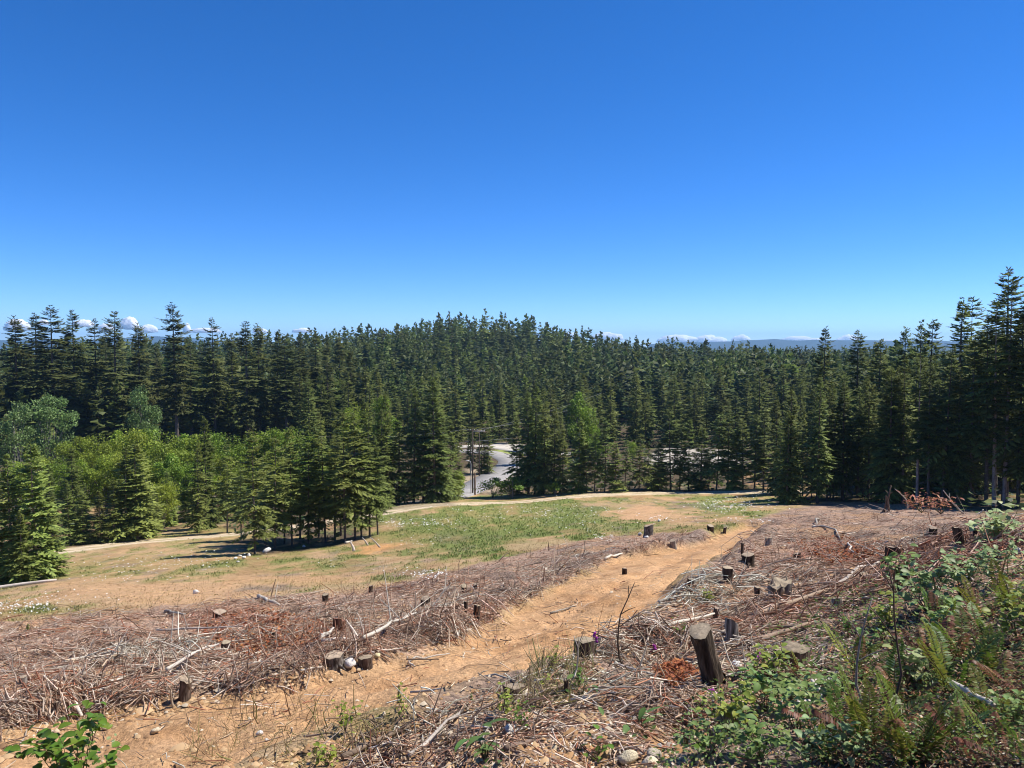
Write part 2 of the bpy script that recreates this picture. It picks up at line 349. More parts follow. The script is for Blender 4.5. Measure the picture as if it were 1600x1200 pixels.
# turf patches (yellow-green) and dry grass
for b in [(790,812,200,34,GRASS*[.95,1.05,.9],.8),(700,840,150,30,GRASS,.6),(850,850,120,20,GRASS*[.9,1.05,.9],.7),(470,880,120,9,GRASS,.5),(200,890,150,12,DRY*[.75,.95,.7],.85),(760,815,150,28,GRASS,.85),(900,805,90,20,GRASS,.75),(700,855,110,16,GRASS,.8),(820,870,90,14,GRASS*[.8,1,.8],.85),(640,845,50,14,DRY,.9),(480,890,60,12,GRASS,.7),(1130,790,70,16,GRASS*[1.1,1.15,1],.9),(1040,775,30,6,GRASS,.5),
          (1150,815,80,12,GRASS,.8),(250,885,130,18,DRY,.9),(180,905,120,10,GRASS,.55),(60,955,60,15,GRASS,.7),(320,880,70,10,GRASS,.65),(950,840,70,16,GRASS,.75),(1080,835,60,10,GRASS,.75),(900,850,80,9,GRASS,.5),(330,835,90,14,DRY*[.85,1,.8],.8),(200,925,60,7,GRASS,.5),
          (820,800,60,12,DRY,.6),(420,908,70,7,GRASS,.5),(520,912,50,7,GRASS,.6),(30,975,40,8,GRASS,.5),(1020,845,70,10,GRASS,.6)]: blob(*b)
# bare soil and dark burnt or clay patches
for b in [(240,925,150,22,TAN*[1.1,1.05,1.05],.9),(480,905,150,9,TAN*[1.02,.95,.95],.8),(120,935,80,8,TAN*1.1,.8),(470,915,120,7,TAN*1.05,.7),(590,858,45,10,DIRT*[1.05,1,.9],.95),(1010,803,60,11,DIRT*[.95,1,1.1],.95),(1100,812,90,5,DIRT*[.9,.95,1.1],.8),(860,850,60,8,TAN,.8),(700,885,110,8,TAN,.8),
          (700,838,30,9,GREY,.55,1.1),(610,895,48,9,GREY,.6,1.1),(420,918,70,8,GREY,.5,1.1),(840,872,65,8,GREY*.8,.6),(1070,792,62,6,GREY*1.15,.6,1.0),(380,925,80,6,GREY,.5),(160,900,50,5,DRY,.6),(960,790,50,7,TAN,.6)]: blob(*b)
m1_, m2_, m3_ = fbm(GX / 2.2, GY / 5.5, 161, 5), fbm(GX / 1.6, GY / 4.0, 171, 5), fbm(GX / 1.2, GY / 3.0, 181, 5); far_ = ((GY > 25) & (GY < 125)) * 1.0
paint(far_ * sstep(.12, .42, m1_) * .7, TAN * [1.12, 1.02, .95]); paint(far_ * sstep(.15, .45, m2_) * .55, np.array([.30, .175, .085])); paint(far_ * sstep(.15, .45, m3_) * .6, GRASS * [.95, 1.05, .9]); paint(far_ * sstep(.25, .5, -m2_) * .5, GREY * 1.1)
for b in [(230,925,150,18,TAN*[1.14,1.04,1.0],.8),(480,908,140,8,TAN*[1.08,.98,.9],.7),(790,812,190,26,GRASS*[.95,1.05,.9],.5),(700,842,120,16,GRASS,.45),(1010,803,60,10,TAN*[1.2,1.08,1.05],.85)]: blob(*b)
# the two-rut track
rut = np.exp(-((D_TRACK - 1.25) / .75) ** 2); paint((1 - sstep(2.1, 2.8, D_TRACK + wob * .5)) * .85, np.array([.36, .28, .14])); paint(np.clip(rut * 1.25, 0, 1), np.array([.62, .50, .35]))
# slash
paint(M_SLASH, LITTER); ns = fbm(GX / 2.2, GY / 2.2, 80, 4)
paint(M_SLASH * sstep(.05, .45, ns) * .6, DIRT * .75); paint(M_SLASH * sstep(.1, .5, -ns) * .6, GREY * .8)
for b in [(400,1000,110,22,RED,.6),(360,965,60,10,RED,.5),(1300,860,70,14,RED,.55),(1060,1060,34,14,RED*[1.5,1,.7],.9),(500,990,60,14,RED,.4),(1420,905,60,14,RED,.3)]: blob(*b)
paint(M_SR * sstep(0, .4, vnoise(GX / .5, GY / .5, 91)) * .5, GREY * .6)
# soil under the fern bank, painted darker for the deep shade between fronds
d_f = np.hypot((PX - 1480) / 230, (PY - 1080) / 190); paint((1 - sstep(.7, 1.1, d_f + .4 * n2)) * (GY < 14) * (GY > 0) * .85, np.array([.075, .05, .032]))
# skid road of orange soil
paint(M_ROAD, DIRT * [.97, 1.03, 1.15]); paint(M_ROAD * np.exp(-((D_MID - .75) / .3) ** 2) * .7, DIRT * [1.12, 1.2, 1.4]); paint(M_ROAD * sstep(.0, .35, fbm(GX / .45, GY / .45, 93, 3)) * .35, DIRT * [.7, .66, .62]); paint(M_ROAD * sstep(0, .5, n2) * .45, DIRT * [1.12, 1.12, 1.1]); paint(M_ROAD * sstep(.05, .5, -fbm(GX / .9, GY / .9, 99, 4)) * .5, DIRT * [.62, .55, .5])
# pale gravel lot and verges round the far road
for b in [(1085,718,85,20,[.42,.38,.31],.95),(275,780,60,18,[.42,.36,.28],.9),(760,752,45,22,[.38,.3,.2],.9),(788,709,26,7,GRASS*1.5,1.0),(795,740,30,14,[.42,.36,.27],.8),(793,697,30,5,[.46,.42,.36],1.0),(660,790,60,9,[.3,.24,.16],.7)]:
    m_ = (GY > 95); d = np.hypot((PX - b[0]) / b[2], (PY - b[1]) / b[3]) + .25 * n1; paint(b[5] * (1 - sstep(.8, 1.05, d)) * m_, b[4])
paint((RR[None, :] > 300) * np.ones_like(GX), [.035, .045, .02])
spk = np.clip(.35 + .65 * M_SLASH - .1 * M_ROAD, 0, 1)

idx = np.arange(NT * NR).reshape(NT, NR); i2 = np.roll(idx, -1, 0)
Q = np.stack([idx[:, :-1], i2[:, :-1], i2[:, 1:], idx[:, 1:]], -1)[:, :, ::-1].reshape(-1, 4)
mR = ((M_ROAD[:, :-1] + M_ROAD[:, 1:]) / 2 > .5).ravel() & (np.broadcast_to(RR[:-1], (NT, NR - 1)).ravel() < 60)
mT = ((D_TRACK[:, :-1] + wob[:, :-1] * .4) < 1.6).ravel() & ~mR
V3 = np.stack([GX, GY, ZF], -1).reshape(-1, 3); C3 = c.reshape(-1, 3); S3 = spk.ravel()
def ground_piece(name, sel, centre=False):
    q = Q[sel]; u, inv = np.unique(q, return_inverse=True); q2 = inv.reshape(-1, 4); v, cc, ss = V3[u], C3[u], S3[u]; T = None
    if centre:
        k = len(v); v = np.r_[v, [[0, 0, float(ZF[:, 0].mean())]]]; cc = np.r_[cc, [LITTER]]; ss = np.r_[ss, [1.]]
        pos = np.searchsorted(u, idx[:, 0]); T = np.stack([np.full(NT, k), np.roll(pos, -1), pos], -1)
    m = mesh(name, v, T, q2, [M_GROUND], np.clip(cc, .01, .9), smooth=True)
    at_ = m.attributes.new('speckle', 'FLOAT', 'POINT'); at_.data.foreach_set('value', ss.astype(np.float32))
    return tag(link(name, m), kind='structure')
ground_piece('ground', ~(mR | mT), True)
ground_piece('dirt_road', mR)
ground_piece('grassy_track', mT)

# asphalt road with its bend, seen between the trees
def ribbon(name, pts, half, color, lift, kind='structure'):
    P = np.array(pts, float); n = 60; t = np.linspace(0, len(P) - 1, n)
    X = np.interp(t, np.arange(len(P)), P[:, 0]); Y = np.interp(t, np.arange(len(P)), P[:, 1])
    k = np.ones(7) / 7; X = np.convolve(np.pad(X, 3, 'edge'), k, 'valid'); Y = np.convolve(np.pad(Y, 3, 'edge'), k, 'valid')
    dx, dy = np.gradient(X), np.gradient(Y); l = np.hypot(dx, dy); nx, ny = -dy / l, dx / l
    o = np.array([-1, -.96, 0, .96, 1]) * half; VX = X[:, None] + nx[:, None] * o; VY = Y[:, None] + ny[:, None] * o
    Z = ground(X, Y)[:, None] + np.array([-.4, lift, lift + .06, lift, -.4]); Z = np.maximum(Z, ground(VX, VY) + np.array([-.4, .05, .05, .05, -.4]))
    i = np.arange(n * 5).reshape(n, 5); q = np.stack([i[:-1, :-1], i[1:, :-1], i[1:, 1:], i[:-1, 1:]], -1).reshape(-1, 4)
    m = mesh(name, np.stack([VX, VY, Z], -1), None, q, [M_ROADM], np.broadcast_to(np.array(color), (n * 5, 3)), smooth=True)
    return tag(link(name, m), kind=kind), (X, Y, nx, ny)
M_ROADM = col_mat('asphalt', 1.0, .03, 0, 0, 0, .8, .12)
def on_valley(px, py, z=-25.0):
    x, y, zz = ray(px, py); s = z / zz; return float(x * s), float(y * s)
rd = [on_valley(*p) for p in [(690,800),(722,776),(752,756),(775,741),(795,727),(802,718),(793,712),(775,707),(750,703),(700,700)]]
ribbon('road', rd, 3.1, [.31, .295, .275], .12)
ribbon('gravel_road', [on_valley(*p) for p in [(700,692),(770,694),(800,697),(830,702),(900,705)]], 2.6, [.50, .46, .40], .10)

# ------------------------------------------------------------------ trees
def conifer(name, seed, H, R, cb=.05, old=0.0, dens=1.0, m=7, dz=None, twig=1.0, droop=.25, stubs=0, lean=0.0, asym=0.0, bare=0.0, stout=1.0, bright=1.0, bark=None):
    """a fir: whorls of drooping sprays on a tapered trunk; returns (crown mesh, trunk mesh)"""
    r = rg(seed); mb = MB(); tk = MB()
    dz = dz or (.030 * H + .08)
    z = np.arange(cb * H, H * .985, dz); t0 = (z - cb * H) / (H * (1 - cb))
    gap = 1 - old * .5 * (fbm(z / (.09 * H), z * 0 + seed, seed, 2) > .12)       # old crowns have thin storeys
    nb = np.maximum(2, np.round((5.6 - .4 * t0) * dens * gap + r.normal(0, .6, len(z)))).astype(int)
    zi = np.repeat(z, nb) + r.uniform(-1.5, 1.5, nb.sum()) * dz; t = np.clip((zi - cb * H) / (H * (1 - cb)), 0, 1)
    az = r.uniform(0, 2 * math.pi, len(zi))
    prof_y = (1 - t) ** .8 * (.55 + .45 * np.clip(t / .12 + .35, 0, 1)); prof_o = np.minimum(1, (1 - t) ** .55 * 1.05) * (.45 + .55 * np.clip(t / .25, 0, 1))
    sect = 1 + (.18 + .5 * old) * vnoise(az * 1.1 + seed, zi / (.10 * H), seed + 5) * 2
    Lb = R * (prof_y * (1 - old) + prof_o * old) * sect * r.uniform(.45, 1.15, len(zi)) * (1 + asym * np.cos(az)) + .10 + .05 * R
    el = np.radians(-14 + 48 * t ** 1.4 + r.normal(0, 11, len(zi)) - 6 * old)
    ca, sa = np.cos(az), np.sin(az); Hd = np.stack([ca, sa, 0 * ca], 1); Sd = np.stack([-sa, ca, 0 * ca], 1)
    s = (np.arange(m) + .5) / m; s = (.12 + .3 * old + bare) + (1 - (.12 + .3 * old + bare)) * s
    SS = np.clip(s[None, :] + r.uniform(-.05, .05, (len(zi), m)), .05, 1)
    rad = Lb[:, None] * SS * np.cos(el)[:, None]; sag = droop * (1 - t)[:, None]
    zz = zi[:, None] + Lb[:, None] * (np.sin(el)[:, None] * SS - sag * SS ** 2 + .6 * sag * SS ** 3)
    P = Hd[:, None] * rad[..., None]; P[..., 2] = zz; P[..., 0] += lean * zz
    slope = np.sin(el)[:, None] - 2 * sag * SS + 1.8 * sag * SS ** 2
    T = Hd[:, None] * np.cos(el)[:, None, None] + np.zeros_like(P); T[..., 2] += slope
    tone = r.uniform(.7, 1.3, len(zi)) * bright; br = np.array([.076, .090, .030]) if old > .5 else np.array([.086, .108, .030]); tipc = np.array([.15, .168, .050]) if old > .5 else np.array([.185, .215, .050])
    for sg in (1, -1):
        ph = np.radians(r.uniform(38, 68, SS.shape)) * sg
        D = T * np.cos(ph)[..., None] + Sd[:, None] * np.sin(ph)[..., None]; D[..., 2] -= r.uniform(-.02, .32, SS.shape)
        ln = (Lb[:, None] * .46 * (1.08 - SS) ** .7 * r.uniform(.5, 1.2, SS.shape) + .08 + .005 * H) * twig
        N = np.dstack([r.normal(0, .35, SS.shape), r.normal(0, .35, SS.shape), np.ones(SS.shape)])
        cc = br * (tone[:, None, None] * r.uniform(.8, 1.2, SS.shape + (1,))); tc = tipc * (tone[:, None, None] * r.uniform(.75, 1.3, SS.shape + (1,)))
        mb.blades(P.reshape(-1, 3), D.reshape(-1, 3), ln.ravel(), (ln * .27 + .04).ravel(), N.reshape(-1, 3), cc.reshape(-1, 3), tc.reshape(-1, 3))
    tip = P[:, -1]; ln = Lb * .22 + .12
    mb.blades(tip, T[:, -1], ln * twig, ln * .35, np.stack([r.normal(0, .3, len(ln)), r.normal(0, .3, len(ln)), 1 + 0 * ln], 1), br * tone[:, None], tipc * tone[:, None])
    k = 14                                                              # the leader
    zt = r.uniform(.93, 1.0, k) * H; a = r.uniform(0, 6.28, k); mb.blades(np.stack([lean * zt, 0 * zt, zt], 1), np.stack([np.cos(a) * .6, np.sin(a) * .6, 1 + 0 * a], 1), np.full(k, .014 * H + .08), np.full(k, .003 * H + .02), np.stack([np.sin(a), -np.cos(a), 0 * a], 1), br, tipc)
    rb = (.011 * H + .02) * stout; zs = np.array([-.6, .25, .3 * H, .7 * H, H * .99]); rr_ = np.array([1.5, 1.05, .8, .4, .05]) * rb
    bc = np.array([.12, .10, .085]) if old else np.array([.24, .20, .16])
    if bark: bc = np.array(bark)
    tk.tubes(np.stack([lean * zs, 0 * zs, zs], 1)[None], rr_[None], 7, bc)
    if stubs:
        zq = r.uniform(.08, max(cb, .3) + .1, stubs) * H; a = r.uniform(0, 6.28, stubs); l = r.uniform(.25, .75, stubs) * R * .8
        d = np.stack([np.cos(a), np.sin(a), r.uniform(-.5, .1, stubs)], 1); p0 = np.stack([lean * zq, 0 * zq, zq], 1); pp = np.stack([p0, p0 + d * l[:, None] * .5, p0 + d * l[:, None] + [0, 0, -.1]], 1)
        tk.tubes(pp, np.array([[.022, .016, .006]]), 3, np.array([.2, .17, .14]))
    return mb.mesh(name + '_crown', M_NEEDLE), tk.mesh(name + '_trunk', M_BARK, True)

def broadleaf(name, seed, H, W, n=4200, lf=.30, tint=(1, 1, 1), base=.12, lobes=18):
    """a leafy tree: limbs, and many small leaf faces spread in uneven clumps"""
    r = rg(seed); mb = MB(); tk = MB()
    u = r.normal(size=(lobes, 3)); u /= np.linalg.norm(u, axis=1, keepdims=True); q = r.uniform(.35, .95, lobes)[:, None]
    Cn = u * q * np.array([W * .5, W * .5, H * (1 - base) * .46]); Cn[:, 2] += H * (base + (1 - base) * .52); Cn[:3] = [[0, 0, H * .86], [W * .12, 0, H * .72], [-W * .1, W * .05, H * .6]]
    Rl = r.uniform(.10, .26, lobes) * W * .85
    k = r.integers(0, lobes, n); d = r.normal(size=(n, 3)); d /= np.linalg.norm(d, axis=1, keepdims=True); d[:, 2] *= .8
    p = Cn[k] + d * (Rl[k] * r.uniform(.35, 1.06, n) ** .6)[:, None]; keep = p[:, 2] > base * H * .5; p, d, k = p[keep], d[keep], k[keep]; n = len(p)
    dirn = r.normal(size=(n, 3)) + d * .5; dirn[:, 2] -= .25; nr = d + r.normal(size=(n, 3)) * .55 + [0, 0, .5]
    lt = r.uniform(.75, 1.25, lobes)[k]; cl = np.array([.215, .275, .042]) * np.array(tint) * (lt * r.uniform(.7, 1.3, n))[:, None]
    ln = lf * r.uniform(.6, 1.25, n); mb.blades(p, dirn, ln, ln * .72, nr, cl, cl * 1.15)
    lim = np.stack([np.tile([0, 0, base * H * .6], (lobes, 1)) * r.uniform(.5, 3.2, (lobes, 1)), Cn * .55 + np.array([0, 0, H * .12]), Cn], 1)
    tk.tubes(lim, np.array([[.04, .025, .008]]) * H / 8, 4, np.array([.22, .2, .17])); tk.tubes(np.array([[[0, 0, -.5], [0, .05 * W, H * .3], [0, 0, H * .75]]]), np.array([[.016, .012, .004]]) * H, 6, np.array([.22, .2, .17]))
    return mb.mesh(name + '_crown', M_LEAFY), tk.mesh(name + '_trunk', M_BARK, True)

# unit models, scaled to the height each tree has
UNIT = {
 'old':   [conifer('old_fir', 100 + i, 36, w, cb, .7, 1.45, 9, .85, 1.05, .34, 14, bare=-.2) for i, (w, cb) in enumerate([(4.6, .24), (5.4, .28), (4.3, .2), (5.0, .32), (5.6, .26), (4.6, .34), (4.0, .22)])],
 'dark':  [conifer('dark_fir', 200 + i, 16, w, cb, .25, 1.15, 10, .38, .95, .34, 6, bright=1.15) for i, (w, cb) in enumerate([(3.0, .05), (2.6, .08), (3.3, .04), (2.4, .1), (2.8, .16)])],
 'young': [conifer('young_fir', 300 + i, 10, w, cb, 0.0, 1.2, 9, .27, .95, .25, 4, bright=1.7) for i, (w, cb) in enumerate([(2.1, .03), (1.8, .02), (2.4, .04), (1.9, .05)])],
 'thin':  [conifer('thin_fir', 400 + i, 13, w, cb, .2, .95, 9, .38, .95, .34, 26, bright=1.4, lean=.01 * (i - 2), stout=.62) for i, (w, cb) in enumerate([(2.2, .22), (2.4, .30), (2.0, .15), (2.2, .38), (2.4, .20), (2.1, .28)])],
 'edge':  [conifer('edge_fir', 500 + i, 22, w, cb, .25, 1.15, 10, .52, .9, .38, 46, asym=-.12, stout=.8) for i, (w, cb) in enumerate([(3.6, .22), (4.0, .14), (3.2, .32), (3.8, .40)])],
 'bare':  [conifer('bare_fir', 560 + i, 24, w, cb, .3, 1.0, 9, .6, .9, .36, 70, stout=.75, bark=(.34, .28, .25)) for i, (w, cb) in enumerate([(3.2, .52), (3.0, .58), (2.6, .48)])],
 'far':   [conifer('far_fir', 600 + i, 18, w, cb, .3, 1.4, 6, .70, 1.35, .3) for i, (w, cb) in enumerate([(3.4, .04), (3.0, .06), (3.9, .05), (3.2, .1), (3.6, .03)])],
 'alder': [broadleaf('alder', 700 + i, 11, w, 6500, .27, (1.05, 1.08, .8), .08, 34) for i, w in enumerate([7.0, 6.2, 8.0, 6.6])],
 'grey':  [broadleaf('cottonwood', 750 + i, 15, 8.5, 5200, .34, (.62, .78, 1.5), .1, 26) for i in range(2)],
 'bush':  [broadleaf('bush', 780 + i, 3, 3.4, 1500, .16, (.8, .9, .8), .02, 12) for i in range(3)],
}
UH = {'old': 36, 'dark': 16, 'young': 10, 'thin': 13, 'edge': 22, 'bare': 24, 'far': 18, 'alder': 11, 'grey': 15, 'bush': 3}
n_tree = {}
def tree(model, name, cat, x, y, H, label, group, seed=None, wide=1.0, sink=.05):
    k = n_tree.get(model, 0); n_tree[model] = k + 1
    r = rg(k * 7 + 13 * len(model) if seed is None else seed)
    cm, tm = UNIT[model][k % len(UNIT[model])]
    e = link(name, None, loc=(x, y, float(ground(x, y)) - sink)); s = H / UH[model]
    e.rotation_euler = (r.normal(0, .012), r.normal(0, .012), r.uniform(0, 6.28)); w = wide * r.uniform(.88, 1.14)
    e.scale = (s * w, s * w, s); tag(e, label, cat, group)
    link('trunk', tm, e); link('crown', cm, e); return e
def t_pix(model, name, cat, px, top, d, label, group, wide=1.0):
    """a tree whose foot is d metres out at pixel column px and whose tip reaches row top"""
    x = float(ray(px, 540)[0]) * d; y = d; z = float(ground(x, y)); u = (CY - top) / FPX
    zt = float(y * (u * CP - SP) / (CP + u * SP)); return tree(model, name, cat, x, y, max(zt - z, .12), label, group, wide=wide)
def t_base(model, name, cat, px, base, top, label, group, wide=1.0):
    x, y = hit0(px, base); return t_pix(model, name, cat, px, top, float(y[0]), label, group, wide)

# the tall row of old firs at the back of the clearing
G = 'tall old firs standing behind the bright alders'
row = [(-30,500,205),(25,494,200),(57,489,205),(82,480,196),(116,485,202),(150,500,208),(166,512,214),(178,487,199),(218,505,204),(245,540,212),(275,476,190),(297,535,200),(335,498,203),(362,522,210),(385,503,196),(405,506,201),(430,515,206),(447,524,199),(470,528,208),(492,520,214),(512,534,203),(530,528,220),(548,545,200)]
NOTE = {2: 'with a clear pointed tip', 3: 'with a dense broad top', 7: 'with a narrow candle tip', 10: 'with the highest leaning tip', 12: 'with a flag-like tip', 14: 'with a flat crooked top'}
for i, (px, top, d) in enumerate(row):
    t_pix('old', 'tall_fir_tree', 'fir tree', px, top, d, f'old fir{" " + NOTE[i] if i in NOTE else ""}, {nth(i)} in the tall back row', G, 1.2)
r = rg(5)
for i in range(26):
    px = -60 + i * 25 + r.uniform(-9, 9); t_pix('old', 'tall_fir_tree', 'fir tree', px, r.uniform(548, 585), r.uniform(215, 250), f'tall fir half hidden behind the old fir, {nth(int(np.argmin([abs(px - a_[0]) for a_ in row])))} in front', 'firs behind the tall row')
# grey-green leafy trees and the bright alders
G = 'grey-green leafy trees before the tall firs'
for px, top, d, w, l in [(20, 628, 140, 1.0, 'grey-green rounded leafy tree at the far left before the firs'), (73, 603, 150, .9, 'tallest grey-green leafy tree rising before the old firs'), (222, 601, 152, .75, 'narrow grey-green leafy tree rising behind the alder thicket')]:
    t_pix('grey', 'leafy_tree', 'tree', px, top, d, l, G, w)
G = 'bright green alders in a thicket'
al = [(100,684,128),(128,676,133),(152,672,128),(178,668,132),(205,663,128),(232,664,134),(258,670,128),(284,673,133),(306,672,127),(338,670,130),(362,675,126),(388,676,131),(410,667,128),(434,663,126),(458,661,122),(482,672,124),
      (20,716,112),(55,708,116),(92,708,112),(125,714,110),(160,704,112),(195,700,110),(232,706,112),(265,704,110),(300,716,108),(345,710,110),(380,712,108),(420,702,106),(455,702,104),(500,690,108),(250,742,100),(205,738,101)]
for i, (px, top, d) in enumerate(al):
    rw, k = ('upper', i) if i < 16 else ('lower', i - 16)
    t_pix('alder', 'alder_tree', 'alder', px, top, d, f'bright green bushy alder, {nth(k)} in the {rw} row of the thicket', G)
# dark firs rising out of the alders, and the front row of young firs on the left
G = 'firs standing among the alders'
for i, (px, top, d) in enumerate([(318,650,97),(304,690,92),(108,698,96),(72,725,92)]):
    t_pix('dark', 'fir_tree', 'fir tree', px, top, d, ['dark pointed fir standing tallest out of the alder thicket', 'dark fir just left of the tallest fir in the alders', 'dark fir behind the young firs and below the alders', 'dark fir above the big left-hand fir mass'][i], G)
G = 'young firs along the near edge of the clearing'
yf = [(-25,915,690),(8,912,712),(46,908,688),(70,904,775),(22,914,800),(100,852,752),(122,850,768),(150,849,766),(172,847,748),(190,845,700),(207,843,690),(222,840,752),(255,822,736),(268,820,790),(298,812,778),(285,815,740),(322,811,742),(345,812,760),(240,832,775),(64,905,835)]
for i, (px, b, t) in enumerate(yf):
    t_base('young', 'young_fir_tree', 'fir tree', px, b, t, f'green young fir branched to the ground near pixel gap {i}', G, 1.15)
for o in [o for o in COL.objects if o.get('label', '').startswith('green young fir')]: o['label'] = ''
yl = sorted([o for o in COL.objects if o.name.startswith('young_fir_tree')], key=lambda o: o.location.x / o.location.y)
for i, o in enumerate(yl): o['label'] = f'light green young fir branched to the ground, {nth(i)} along the meadow edge'
# the clump in the middle of the meadow edge: thin firs with pale bare trunks
G = 'thin firs in the clump beside the meadow'
cl = [(393,866,677),(425,858,690),(452,853,676),(440,850,700),(478,850,668),(505,847,662),(520,846,690),(536,848,654),(552,844,650),(562,842,680),(575,839,664),(588,836,692),(350,832,700),(410,852,720),(465,842,690),(530,838,668),(495,840,680),(372,845,735)]
cl.sort()
for i, (px, b, t) in enumerate(cl):
    t_base('thin', 'thin_fir_tree', 'fir tree', px, b, t - 10, 'lone leaning fir at the front of the clump, bare trunk showing by white rocks' if px == 393 else f'thin fir with pale bare lower trunk, {nth(i)} in the clump', G, 1.2)
# dark firs between the clump and the road
G = 'dark firs between the clump and the utility pole'
mid = [(570,795,622),(595,792,640),(604,790,615),(622,788,648),(645,786,604),(660,785,655),(678,785,588),(690,784,640),(704,781,655),(716,777,690),(735,752,668),(752,748,660),(762,745,655)]
for i, (px, b, t) in enumerate(mid):
    t_base('dark', 'fir_tree', 'fir tree', px, b if b > 770 else 772, t, f'dense fir, {nth(i)} between clump and utility pole', G) if b > 770 else t_pix('dark', 'fir_tree', 'fir tree', px, t, 150, f'dark fir behind the utility pole, {["leftmost", "middle", "rightmost"][i - 10]} of three by the road', G)
t_pix('alder', 'alder_tree', 'alder', 716, 733, 112, 'low bright green leafy bush beside the utility pole', None, .9)
t_pix('alder', 'alder_tree', 'alder', 600, 612, 150, 'bright green leafy tree rising above dark firs behind the clump', None, .7)
t_pix('alder', 'alder_tree', 'alder', 553, 622, 150, 'pale green leafy tree behind the top of the thin fir clump', None, .7)
t_pix('alder', 'alder_tree', 'alder', 905, 608, 165, 'yellow-green leafy tree standing above the firs by the road', None, .8)
t_pix('alder', 'alder_tree', 'alder', 990, 688, 150, 'low bright leafy tree above the pale gravel lot', None, .9)
t_pix('alder', 'alder_tree', 'alder', 935, 665, 140, 'slim yellow-green leafy tree among firs by the gravel lot', None, .5)
# right of the road
G = 'dark firs right of the road'
for i, (px, b, t) in enumerate([(808,773,652),(826,772,612),(836,772,600),(850,772,628),(866,771,636),(880,770,668)]):
    t_base('dark', 'fir_tree', 'fir tree', px, b, t, f'dark fir, {nth(i)} of the six right of the road', G)
G = 'thin firs along the far side of the grassy track'
fr = [(905,770,655),(918,770,690),(930,769,676),(946,769,650),(962,769,694),(978,768,684),(1000,767,676),(1016,767,698),(1030,766,690),(1050,766,640),(1064,766,662),(1078,766,652),(1097,765,668),(1110,765,690),(1122,765,644),(1140,764,640),(1152,764,668),(1164,763,656),(1182,763,648),(1196,764,640)]
for i, (px, b, t) in enumerate(fr):
    t_base('thin' if i % 4 else 'young', 'thin_fir_tree', 'fir tree', px, b, t, f'slender olive fir, {nth(i)} in the row beyond the grassy track', G, 1.35)
# the dark forest edge on the right
G = 'firs at the edge of the dark forest on the right'
ed = [(1222,783,656),(1240,781,664),(1258,779,640),(1272,782,690),(1285,776,622),(1302,777,600),(1319,778,612),(1327,778,640),(1344,778,602),(1362,780,590),(1383,782,608),(1404,784,575),(1416,786,556),(1438,788,548),(1456,790,566),(1478,793,540),(1500,796,575),(1522,799,530),(1548,800,500),(1560,801,470),(1576,801,436),(1598,803,478),(1612,804,455),(1640,806,470)]
for i, (px, b, t) in enumerate(ed):
    x, y = hit0(px, min(b, 790)); d = float(y[0]); d = float(np.clip(d, 66, 92)) if px > 1215 else d
    t_pix('bare' if px in (1319, 1327, 1560, 1576, 1438) else 'edge' if i > 3 else 'thin', 'forest_edge_fir', 'fir tree', px, t, d, f'dark fir with bare lower trunk, {nth(i)} along the right forest edge', G)
for px, top, d, l in [(1286,513,128,'tall fir with bushy top rising over the right forest, left of its twin'), (1341,516,125,'tall fir with a bent broken top over the right forest'), (1408,511,118,'thin pointed fir tip over the right forest'), (1438,505,112,'broad pointed fir left in the pair over the right forest'), (1450,499,116,'slim pointed fir right in the pair over the right forest'), (1496,470,96,'tall pointed fir beside the sparse dead-topped fir'), (1518,466,98,'sparse dead-topped fir on the right skyline'), (1577,418,78,'tallest fir on the right, highest tip in the picture'), (1374,530,120,'short fir tip left of the thin pointed fir')]:
    t_pix('dark' if '1518' != str(px) else 'thin', 'skyline_fir', 'fir tree', px, top, d, l, 'tall firs over the right forest', 1.1)
r = rg(8)
for i in range(120):
    px = 1208 + r.uniform(0, 440); d = r.uniform(80, 165); top = np.interp(px, [1200, 1300, 1400, 1500, 1560, 1640], [600, 575, 560, 530, 500, 470]) + r.uniform(5, 60)
    t_pix('edge' if i % 3 == 1 else 'dark', 'forest_fir', 'fir tree', px, top, d, f'shaded fir behind the fir that is {nth(int(np.argmin([abs(px - a_[0]) for a_ in ed])))} along the forest edge', 'firs inside the right forest')
SECT = ['the alder thicket end', 'the clump top', 'the dark firs', 'the utility pole', 'the road bend', 'the firs right of the road', 'the gravel lot', 'the slender olive firs', 'the end of the grassy track', 'the right forest edge']
# mid-distance forest, the nearest of it as single trees
r = rg(9); k = 0
for d in np.linspace(165, 262, 13):
    for px in np.arange(470 + r.uniform(0, 20), 1330, 2.6e4 / d / 3.1):
        p = px + r.uniform(-14, 14); dd = d + r.uniform(-5, 5); x = float(ray(p, 540)[0]) * dd
        if dd < 205 and 735 < p < 835: continue
        if dd < 200 and 560 < p < 735 and k % 2: k += 1; continue
        if dd < 180 and 950 < p < 1180: continue
        H = r.uniform(9, 18.5) * (1.15 if p < 720 else 1.0); k += 1
        if n_tree.get('far', 0) >= 150: break
        tree('far', 'hillside_fir', 'fir tree', x, dd, H, f'{"nearest" if d < 195 else "middle" if d < 230 else "furthest"}-rank dark fir at the hill foot, above {SECT[int(np.clip((p - 470) / 86, 0, 9))]}', 'firs at the foot of the hill')
# low bushes under the row beyond the track, and by the road
for i, (px, d, top) in enumerate([(868,108,752),(905,109,755),(940,110,754),(975,110,757),(1020,111,756),(1060,112,754),(1100,112,755),(1150,113,752),(770,116,744),(800,112,742),(640,110,768),(985,112,750),(1125,113,750)]):
    t_pix('bush', 'bush', 'bush', px, top, d, f'low dark bush, {nth(i)} under the trees beyond the track' if i < 8 else ['leafless-looking dark bush at the bend of the road', 'dark bush under the firs right of the road', 'low bush under the dark firs left of the pole', 'small bush by the pale gravel lot', 'small bush near the right end of the gravel lot'][i - 8], 'low bushes beneath the firs', 1.6)

